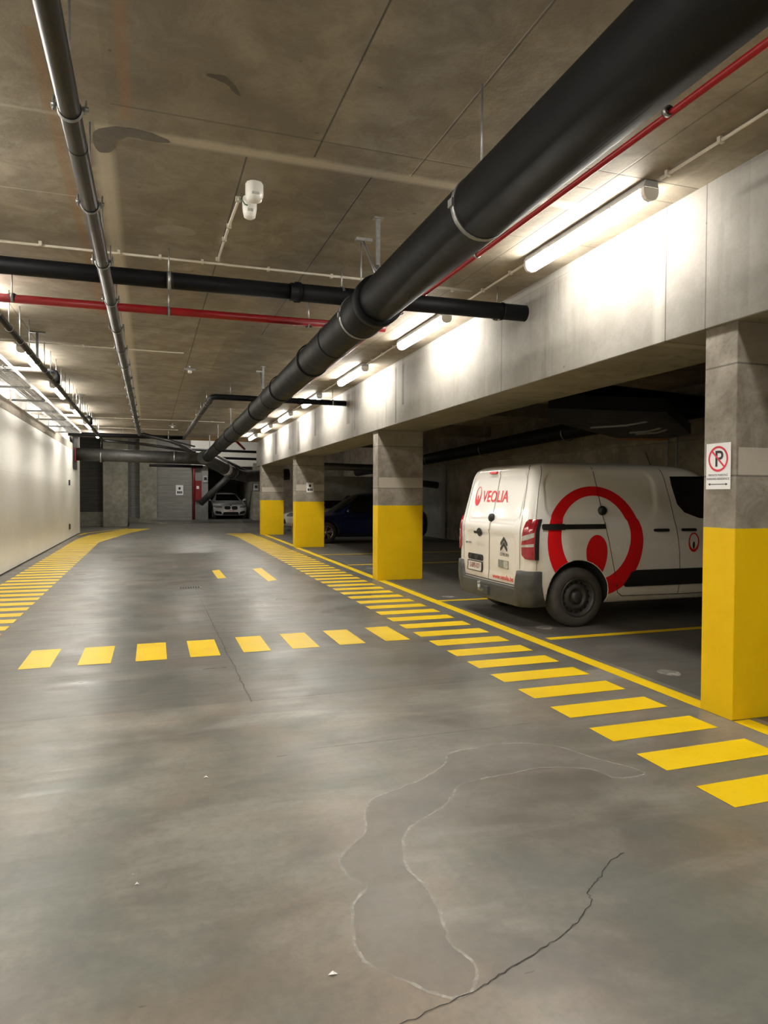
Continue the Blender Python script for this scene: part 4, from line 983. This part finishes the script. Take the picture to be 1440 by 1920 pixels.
# bumper
mb = MB(); cr_ = V.corner(1); qs = [i * .03 for i in range(36)]
def btop(q): return .455 + (.66 - .455) * sstep(.70, .735, q) - .03 * sstep(1.0, 1.25, q)
def boff(q, t):
    base = .075 - .045 * sstep(.72, 1.0, q)
    return max(.022, base) * (1.0 - .35 * t) - .012 * (1 - t) ** 3
full = [-q for q in qs[::-1][:-1]] + qs; rows = 8; vs = []
for q in full:
    zt = btop(abs(q))
    for j in range(rows + 3):
        if j == 0: z, of = .245, -.08
        elif j == rows + 2: z, of = zt + .004, -.03
        else: t = (j - 1) / rows; z, of = .245 + (zt - .245) * t, boff(abs(q), t)
        x, y, zz = cr_(abs(q), z, of); vs.append((x, math.copysign(y, q) if q else 0, zz))
nn = rows + 3
mb.add(vs, [(i * nn + j, (i + 1) * nn + j, (i + 1) * nn + j + 1, i * nn + j + 1) for i in range(len(full) - 1) for j in range(nn - 1)], True)
bo = mb.build('rear_bumper', M['bumper'], van)
decal(poly_bm([rrect(-.74, .74, .448, .462, .004)]), lambda u_, z, off: (RE(u_, z, off)[0] - .045, RE(u_, z, off)[1], z), 'step_edge', M['bumper'], bo)
# tow hitch
hb = MB().tube([(.1, .02, .36), (-.12, .02, .34), (-.17, .02, .36), (-.17, .02, .42)], .022, 12).build('tow_hitch', M['zinc'], van)
MB().lathe([(0, .46), (.018, .455), (.026, .44), (.018, .42), (.012, .41)], (-.17, .02, 0), 'z', 14).build('tow_ball', M['zinc'], hb)
MB().box(-.12, -.06, -.10, .14, .30, .40).build('socket_plate', M['bumper'], hb)
# tail lights (corner wrapped)
for sg in (-1, 1):
    f = V.corner(sg); q0, q1 = .835, 1.0
    tl = decal(poly_bm([[(q0 + .005, 1.22), (q0 - .010, 1.08), (q0 - .030, .95), (q0 - .02, .85), (q0 + .03, .80), (q1 - .02, .79), (q1, .80), (q1, 1.25), (q0 + .03, 1.25)]]), f, 'tail_light', M['tail'], van, .03, .022)
    decal(poly_bm([[(q0 - .010, 1.055), (.945, 1.10), (.945, 1.05), (q0 + .05, 1.02), (q0 - .015, 1.00)]]), lambda a, b, c, f=f: f(a, b, c + .020), 'reverse_lens', M['clear'], tl, .03, .003)
    decal(poly_bm([[(q0 - .022, .955), (.945, .975), (.945, .94), (q0 - .024, .93)]]), lambda a, b, c, f=f: f(a, b, c + .020), 'indicator_lens', M['clear'], tl, .03, .003)
    decal(poly_bm([rrect(.955, 1.002, .79, 1.252, .01)]), lambda a, b, c, f=f: f(a, b, c + .020), 'side_cover', M['trimblack'], tl, .03, .004)
# rear door seams
decal(poly_bm(line_poly([(-.0, 1.90), (-.0, 1.6), (0, .47)], .009)), RE, 'door_gap', M['seam'], van, .04)
decal(poly_bm(line_poly([(.745, .68), (.745, 1.2), (.71, 1.60), (.665, 1.82), (.60, 1.87)], .008)), RE, 'door_gap', M['seam'], van, .04)
decal(poly_bm(line_poly([(-.745, .68), (-.745, 1.2), (-.71, 1.60), (-.665, 1.82), (-.60, 1.87)], .008)), RE, 'door_gap', M['seam'], van, .04)
decal(poly_bm(line_poly([(-.70, .475), (.70, .475)], .010)), RE, 'door_gap', M['seam'], van, .04)
decal(poly_bm([rrect(-.27, -.08, 1.795, 1.825, .01)]), RE, 'brake_light', M['vanred'], van, .04, .012)
# round locks
def puck(x, y, z, nx, ny, nm='slam_lock'):
    d_ = Vector((nx, ny, 0)); p = Vector((x, y, z))
    MB().tube([p - d_ * .01, p + d_ * .012, p + d_ * .03, p + d_ * .044, p + d_ * .048], [.052, .056, .052, .034, .004], 28).build(nm, M['trimblack'], van)
x_, y_, z_ = RE(-.0, 1.24, 0); puck(x_, y_, 1.24, -1, 0)
x_, y_, z_ = SD(.975, 1.34, 0); puck(x_, y_, 1.345, 0, -1)
decal(poly_bm([rrect(-.02, .02, 1.10, 1.2, .012)]), lambda a, b, c: RE(a, b, c), 'lock_bracket', M['vanwhite'], van, .03, .012)
# handles
hd = decal(poly_bm([disc_poly((-.27, 1.05), .075, .055)]), RE, 'handle_cup', M['seam'], van, .03); 
decal(poly_bm([rrect(-.36, -.17, 1.032, 1.064, .012)]), lambda a, b, c: RE(a, b, c + .02), 'handle', M['trimblack'], hd, .03, .018)
for hx in (1.765, 2.175):
    hd = decal(poly_bm([disc_poly((hx, 1.115), .06, .05)]), SD, 'handle_cup', M['vanwhite'], van, .03, .002)
    decal(poly_bm([rrect(hx - .11, hx + .11, 1.095, 1.128, .014)]), lambda a, b, c: SD(a, b, c + .022), 'handle', M['trimblack'], hd, .03, .018)
# side door seams, rail, trims
decal(poly_bm(line_poly([(.88, 1.86), (.93, 1.60), (.975, 1.34), (1.0, 1.12), (1.05, .92), (1.12, .62), (1.17, .38), (1.24, .335), (2.06, .325)], .009)), SD, 'door_gap', M['seam'], van, .04)
decal(poly_bm(line_poly([(1.86, 1.86), (1.96, 1.45), (2.02, 1.10), (2.06, .85), (2.07, .60), (2.06, .325)], .009)), SD, 'door_gap', M['seam'], van, .04)
decal(poly_bm(line_poly([(2.02, .325), (2.95, .325), (3.0, .6), (3.05, 1.1)], .009)), SD, 'door_gap', M['seam'], van, .04)
decal(poly_bm(line_poly([(.07, .67), (.07, 1.2), (.14, 1.6), (.21, 1.86)], .006)), SD, 'body_joint', M['seam'], van, .04)
ra = decal(poly_bm([rrect(.145, .99, 1.135, 1.19, .012)]), SD, 'door_rail', M['trimblack'], van, .04, .012)
decal(poly_bm([rrect(.145, .44, 1.128, 1.197, .015)]), lambda a, b, c: SD(a, b, c + .012), 'rail_cap', M['trimblack'], ra, .04, .006)
decal(poly_bm([[(1.24, .47), (1.27, .445), (3.0, .445), (3.0, .64), (1.42, .64), (1.36, .62)]]), SD, 'side_moulding', M['trimblack'], van, .05, .014)
decal(poly_bm([[(1.98, 1.76), (1.99, 1.66), (2.06, 1.42), (2.16, 1.32), (2.38, 1.25), (3.25, 1.20), (2.95, 1.48), (2.76, 1.73), (2.6, 1.77)]]), SD, 'door_window', M['glass'], van, .04)
decal(poly_bm([[(2.12, 1.72), (2.12, 1.44), (2.22, 1.34), (2.42, 1.28), (3.1, 1.235), (2.87, 1.49), (2.7, 1.70), (2.6, 1.72)]]), lambda a, b, c: SD(a, b, c + .003), 'window_pane', M['glass'], van, .04)
decal(poly_bm([[(2.0, 1.70), (1.86, 1.60), (1.98, 1.36), (2.08, 1.27), (2.3, 1.215), (3.25, 1.18), (2.95, 1.45), (2.72, 1.70), (2.5, 1.73)]]), SL, 'door_window', M['glass'], van, .04)
decal(poly_bm([[(-.72, 1.18), (.72, 1.18), (.62, 1.68), (-.62, 1.68)]]), FR, 'windscreen', M['glass'], van, .04)
decal(poly_bm([rrect(-.55, .55, .42, .66, .05)]), FR, 'grille', M['trimblack'], van, .05, .01)
for s_ in (-1, 1): decal(poly_bm([rrect(min(s_ * .55, s_ * .80), max(s_ * .55, s_ * .80), .72, .86, .04)]), FR, 'headlight', M['headlamp'], van, .04, .01)
MB().tube([(2.62, -.94, 1.20), (2.66, -1.04, 1.25), (2.66, -1.08, 1.25)], [.04, .10, .07], 16).build('door_mirror', M['trimblack'], van)
MB().tube([(2.1, -.35, 1.90), (2.0, -.37, 2.08)], .006, 8).build('aerial', M['trimblack'], van)
# livery: big ring with drop, on the side
def clip_arch(bm, keep=.0):
    kill = []
    for f in bm.faces:
        c = f.calc_center_median()
        if math.hypot(c.x - AX, c.y - AZ - .02) < AR + .0: kill.append(f)
    bmesh.ops.delete(bm, geom=kill, context='FACES')
    for v in bm.verts:
        d_ = Vector((v.co.x - AX, v.co.y - AZ - .02)); 
        if d_.length < AR + .006: d_.normalize(); v.co.x, v.co.y = AX + d_.x * (AR + .006), AZ + .02 + d_.y * (AR + .006)
    return bm
def grid_cut(bm, step):
    us = [v.co.x for v in bm.verts]; vs_ = [v.co.y for v in bm.verts]
    for ax, lo, hi in ((0, min(us), max(us)), (1, min(vs_), max(vs_))):
        k = math.floor(lo / step) + 1
        while k * step < hi:
            bmesh.ops.bisect_plane(bm, geom=bm.verts[:] + bm.edges[:] + bm.faces[:], plane_co=(k * step, 0, 0) if ax == 0 else (0, k * step, 0), plane_no=(1, 0, 0) if ax == 0 else (0, 1, 0), dist=1e-5); k += 1
    return bm
RCX, RCZ = .865, .985
outer = [(RCX + .655 * math.cos(t), RCZ + .645 * math.sin(t)) for t in [2 * PI * i / 90 for i in range(91)]]
inner = [(RCX + .0 + .475 * math.cos(t), RCZ + .06 + .475 * math.sin(t) * (1.0 if math.sin(t) > 0 else 1.05)) for t in [2 * PI * i / 90 for i in range(91)]]
rp_ = [[outer[i], outer[i + 1], inner[i + 1], inner[i]] for i in range(90)]
rp_ = [p for p in rp_ if min(q[1] for q in p) > .345]
bmr = clip_arch(grid_cut(poly_bm(rp_), .02))
decal(bmr, SD, 'livery_ring', M['vanred'], van, .5)
drop = [(RCX + .005 + .145 * math.cos(t) * (1 if math.sin(t) > 0 else (1 - .35 * (math.sin(t)) ** 2)), .865 + (.20 if math.sin(t) > 0 else .32) * math.sin(t)) for t in [2 * PI * i / 48 for i in range(48)]]
decal(clip_arch(grid_cut(poly_bm([drop]), .02)), SD, 'livery_drop', M['vanred'], van, .5)
# small logo on the front door
lg = [[(2.275 + .082 * math.cos(a), .955 + .12 * math.sin(a)), (2.275 + .082 * math.cos(b), .955 + .12 * math.sin(b)), (2.275 + .062 * math.cos(b), .965 + .093 * math.sin(b)), (2.275 + .062 * math.cos(a), .965 + .093 * math.sin(a))] for a, b in [(2 * PI * i / 32, 2 * PI * (i + 1) / 32) for i in range(32)]]
decal(poly_bm(lg), SD, 'door_logo', M['vanred'], van, .05)
decal(poly_bm([disc_poly((2.275, .92), .018, .045, 16)]), SD, 'door_logo_drop', M['ink'], van, .05)
# rear lettering
RT = lambda cx, cz: (lambda u_, z, off: RE(u_ + cx, z + cz, off))
decal(text_bm('VEOLIA', .20, .014, 1.02), RT(-.04, 1.50), 'lettering', M['vanred'], van, .06)
lx, lz = -.52, 1.51
lg = [[(lx + .085 * math.cos(a), lz + .125 * math.sin(a)), (lx + .085 * math.cos(b), lz + .125 * math.sin(b)), (lx + .06 * math.cos(b), lz + .03 + .085 * math.sin(b)), (lx + .06 * math.cos(a), lz + .03 + .085 * math.sin(a))] for a, b in [(2 * PI * i / 36, 2 * PI * (i + 1) / 36) for i in range(36)]]
decal(poly_bm(lg + [disc_poly((lx, lz - .03), .02, .045, 14)]), RE, 'rear_logo', M['vanred'], van, .05)
chev = lambda z0: [[(.30, z0), (.375, z0 + .068), (.375, z0 + .032), (.30, z0 - .036)], [(.375, z0 + .068), (.45, z0), (.45, z0 - .036), (.375, z0 + .032)]]
decal(poly_bm(chev(.955) + chev(.89)), RE, 'chevron_badge', M['chevron'], van, .05, .008)
decal(text_bm('CITROEN', .05, .01), RT(.385, .81), 'lettering', M['chevron'], van, .06)
decal(text_bm('BERLINGO', .036, .01), RT(-.60, .90), 'lettering', M['chevron'], van, .06)
decal(text_bm('www.veolia.be', .085, .010), RT(.36, .535), 'lettering', M['vanred'], van, .06)
stk = decal(poly_bm([[(.235, .745), (.485, .74), (.485, .645), (.235, .65)]]), RE, 'sticker', M['sticker'], van, .05)
decal(poly_bm([rrect(.37, .475, .653, .735, .004)]), lambda a, b, c: RE(a, b, c + .002), 'sticker_field', M['stickerlite'], stk, .05)
decal(poly_bm([rrect(-.62, -.16, .685, .765, .03)]), RE, 'plate_recess', M['seam'], van, .05)
for px_ in (-.47, -.27): decal(poly_bm([[(px_ - .05, .70), (px_ + .05, .70), (px_, .755)]]), lambda a, b, c: RE(a, b, c + .003), 'plate_lamp', M['arch'], van, .05, .01)
pl = decal(poly_bm([rrect(-.61, -.17, .545, .675, .01)]), RE, 'plate_frame', M['trimblack'], van, .05, .01)
decal(poly_bm([rrect(-.585, -.195, .555, .665, .006)]), lambda a, b, c: RE(a, b, c + .011), 'number_plate', M['platewhite'], pl, .05)
decal(text_bm('2-BPE-027', .088, .008, .78), lambda a, b, c: RE(a - .385, b + .612, c + .013), 'plate_lettering', M['platered'], pl, .06)
van.location = (4.05, 7.63, 0)

# ---------- ordinary cars
def make_car(name, label, paint, L=4.5, W=.9, H=1.48, wb=2.7, fo=.88, r=.325, kind='hatch', wheels='alloy'):
    s = L / 4.5
    rs = [(.20, .10), (.35, .02), (.60, 0), (.80, .02), (.95, .08), (1.05, .16), (H - .12, .48), (H - .05, .62), (H - .015, .85), (H, 1.3)]
    fs = [(.20, L - .10), (.35, L - .02), (.55, L), (.68, L - .05), (.76, L - .16), (.84, L - .45), (.90, L - .80), (.955, L - 1.12), (H - .12, L - 1.95), (H - .05, L - 2.12), (H - .015, L - 2.35), (H, L - 2.6)]
    ws = [(.20, W - .07), (.32, W - .01), (.55, W), (.78, W - .01), (.93, W - .05), (H - .12, W - .29), (H - .05, W - .35), (H - .015, W - .45), (H, W - .60)]
    zs = [.20 + .035 * i for i in range(int((H - .12 - .20) / .035) + 1)] + [H - .09, H - .07, H - .05, H - .035, H - .022, H - .012, H - .004, H]
    C = Car(rs, fs, ws, zs, .22, .34, .12, .26, .04)
    t = thing(name, label, 'car'); fx = L - fo; rx = fx - wb
    C.body([paint, M['arch']], t, [(fx, r + .01, r + .05, -1.2, -.58), (fx, r + .01, r + .05, .58, 1.2), (rx, r + .01, r + .05, -1.2, -.58), (rx, r + .01, r + .05, .58, 1.2)])
    for wx in (fx, rx):
        for sg in (-1, 1): wheel(t, wx, sg * (W - .12), r, sg, wheels, .2)
    z0, z1 = .965, H - .10; zt = z1
    for sg in (-1, 1):
        S = C.side(sg)
        decal(poly_bm([[(L - 1.52, z0), (L - 2.02, z1 - .01), (L - 2.1, z1), (L - 2.62, z1), (L - 2.62, z0)]]), S, 'side_window', M['glass'], t, .06)
        decal(poly_bm([[(L - 2.68, z0), (L - 2.68, z1), (1.0, z1), (.66, z1 - .08), (.52, z0 + .06), (.6, z0)]]), S, 'side_window', M['glass'], t, .06)
        decal(poly_bm(line_poly([(L - 1.35, .3), (L - 1.40, .90)], .008) + line_poly([(L - 2.65, .25), (L - 2.65, .95)], .008) + line_poly([(rx + .42, .42), (rx + .30, .75), (rx + .15, .92)], .008)), S, 'door_gap', M['seam'], t, .06)
        for hx in (L - 2.50, L - 3.5): decal(poly_bm([rrect(hx - .10, hx + .10, .83, .855, .01)]), lambda a, b, c, S=S: S(a, b, c + .012), 'door_handle', paint, t, .06, .014)
        decal(poly_bm([rrect(rx + .42, fx - .42, .235, .30, .02)]), S, 'sill_trim', M['trimblack'], t, .08, .006)
        MB().tube([(L - 1.62, sg * (W - .06), .97), (L - 1.64, sg * (W + .07), 1.02), (L - 1.66, sg * (W + .15), 1.02)], [.03, .075, .05], 14).build('door_mirror', paint, t)
    FRc = C.front(); RRc = C.rear()
    decal(poly_bm([[(-.66, .975), (.66, .975), (.53, z1 - .02), (-.53, z1 - .02)]]), FRc, 'windscreen', M['glass'], t, .05)
    decal(poly_bm([[(-.60, .99), (.60, .99), (.46, z1 - .03), (-.46, z1 - .03)]]), RRc, 'rear_window', M['glass'], t, .05)
    return t, C
# blue car, nose towards the aisle
bc, CB = make_car('estate_car', 'deep blue car in shadow between the second and third pillars', M['blue'], 4.55, .91, 1.62, 2.75, .92, .345)
for sg in (-1, 1):
    f = CB.corner(sg, 'f'); decal(poly_bm([rrect(.58, 1.05, .66, .76, .03)]), f, 'headlight', M['headlamp'], bc, .04, .01)
    f = CB.corner(sg, 'r'); decal(poly_bm([rrect(.55, 1.0, .78, .92, .03)]), f, 'tail_light', M['tail'], bc, .04, .01)
decal(poly_bm([rrect(-.5, .5, .30, .52, .05)]), CB.front(), 'grille', M['trimblack'], bc, .05, .01)
bc.rotation_euler[2] = PI; bc.location = (8.92, 21.93, 0)
# white hatchback facing us at the far end
wc, CW = make_car('hatchback_car', 'white hatchback facing the viewer in the garage at the far end', M['silver'], 4.32, .895, 1.43, 2.67, .83, .33)
F2 = CW.front()
for sg in (-1, 1):
    k = decal(poly_bm([rrect(min(sg * .02, sg * .36), max(sg * .02, sg * .36), .50, .69, .08)]), F2, 'kidney_grille', M['alloy'], wc, .04, .012)
    decal(poly_bm([rrect(min(sg * .03, sg * .35), max(sg * .03, sg * .35), .51, .68, .07)]), lambda a, b, c: F2(a, b, c + .013), 'grille_mesh', M['arch'], k, .04)
    hl = CW.corner(sg, 'f'); decal(poly_bm([[(.47, .60), (.50, .685), (.72, .735), (.98, .72), (.97, .66), (.80, .60)]]), hl, 'headlight', M['headlamp'], wc, .03, .008)
    decal(poly_bm([[(.47, .25), (.52, .40), (.80, .44), (.84, .36), (.78, .30)]]), hl, 'side_intake', M['arch'], wc, .03, .004)
decal(poly_bm([[(-.46, .22), (.46, .22), (.38, .38), (-.38, .38)]]), F2, 'lower_intake', M['arch'], wc, .04, .004)
decal(poly_bm([rrect(-.26, .26, .395, .485, .01)]), lambda a, b, c: F2(a, b, c + .02), 'number_plate', M['platewhite'], wc, .05, .004)
decal(text_bm('1-XRT-824', .09, .008, .9), lambda a, b, c: F2(a, b + .44, c + .026), 'plate_lettering', M['platered'], wc, .06)
decal(poly_bm([disc_poly((0, .735), .035, .035, 18)]), F2, 'bonnet_badge', M['chevron'], wc, .05, .004)
wc.rotation_euler[2] = -PI / 2 + .03; wc.location = (3.93, 36.55 + 4.32, .27)
# cream car beyond the third pillar
cc, CC = make_car('small_car', 'cream car with its nose showing between the third and farthest pillars', M['cream'], 4.0, .86, 1.52, 2.5, .75, .31)
for sg in (-1, 1):
    f = CC.corner(sg, 'f'); decal(poly_bm([rrect(.52, 1.0, .62, .78, .05)]), f, 'headlight', M['headlamp'], cc, .04, .012)
decal(poly_bm([rrect(-.45, .45, .30, .50, .05)]), CC.front(), 'grille', M['trimblack'], cc, .05, .01)
cc.rotation_euler[2] = PI; cc.location = (9.5, 29.9, 0)
rc2 = tag(MB().box(6.2, 8.8, 31.0, 31.4, .0, .9).build('equipment_stand', M['hosered'], bevel=.02), 'dim red equipment behind the cream car', 'equipment') if False else None
# ------------------------------------------------------------------ camera and render settings
cam = bpy.data.cameras.new('camera'); co = bpy.data.objects.new('camera', cam); COL.objects.link(co)
cam.sensor_fit = 'HORIZONTAL'; cam.sensor_width = 36.0; cam.lens = 36.0 * 1283.0 / 1440.0; cam.clip_start = .05; cam.clip_end = 200
F_, vx, vy, roll = 1283.0, 280.0 - 720, 929.0 - 960, math.radians(.25)
d = Vector((vx / F_, -vy / F_, -1)).normalized(); u = Vector((math.sin(roll), math.cos(roll), 0))
u.z = -(u.x * d.x + u.y * d.y) / d.z; u.normalize(); x = d.cross(u)
R = Matrix((x, d, u))          # rows: world axes in camera space -> matrix maps camera to world
co.matrix_world = Matrix.Translation((0, 0, 1.5)) @ R.to_4x4()
SC.camera = co
w = bpy.data.worlds.new('world'); SC.world = w; w.use_nodes = True
w.node_tree.nodes['Background'].inputs[0].default_value = (.9, .85, .75, 1); w.node_tree.nodes['Background'].inputs[1].default_value = .01
vs = SC.view_settings; vs.view_transform = 'Standard'; vs.look = 'None'; vs.gamma = 1; vs.exposure = 2.1; vs.use_curve_mapping = False
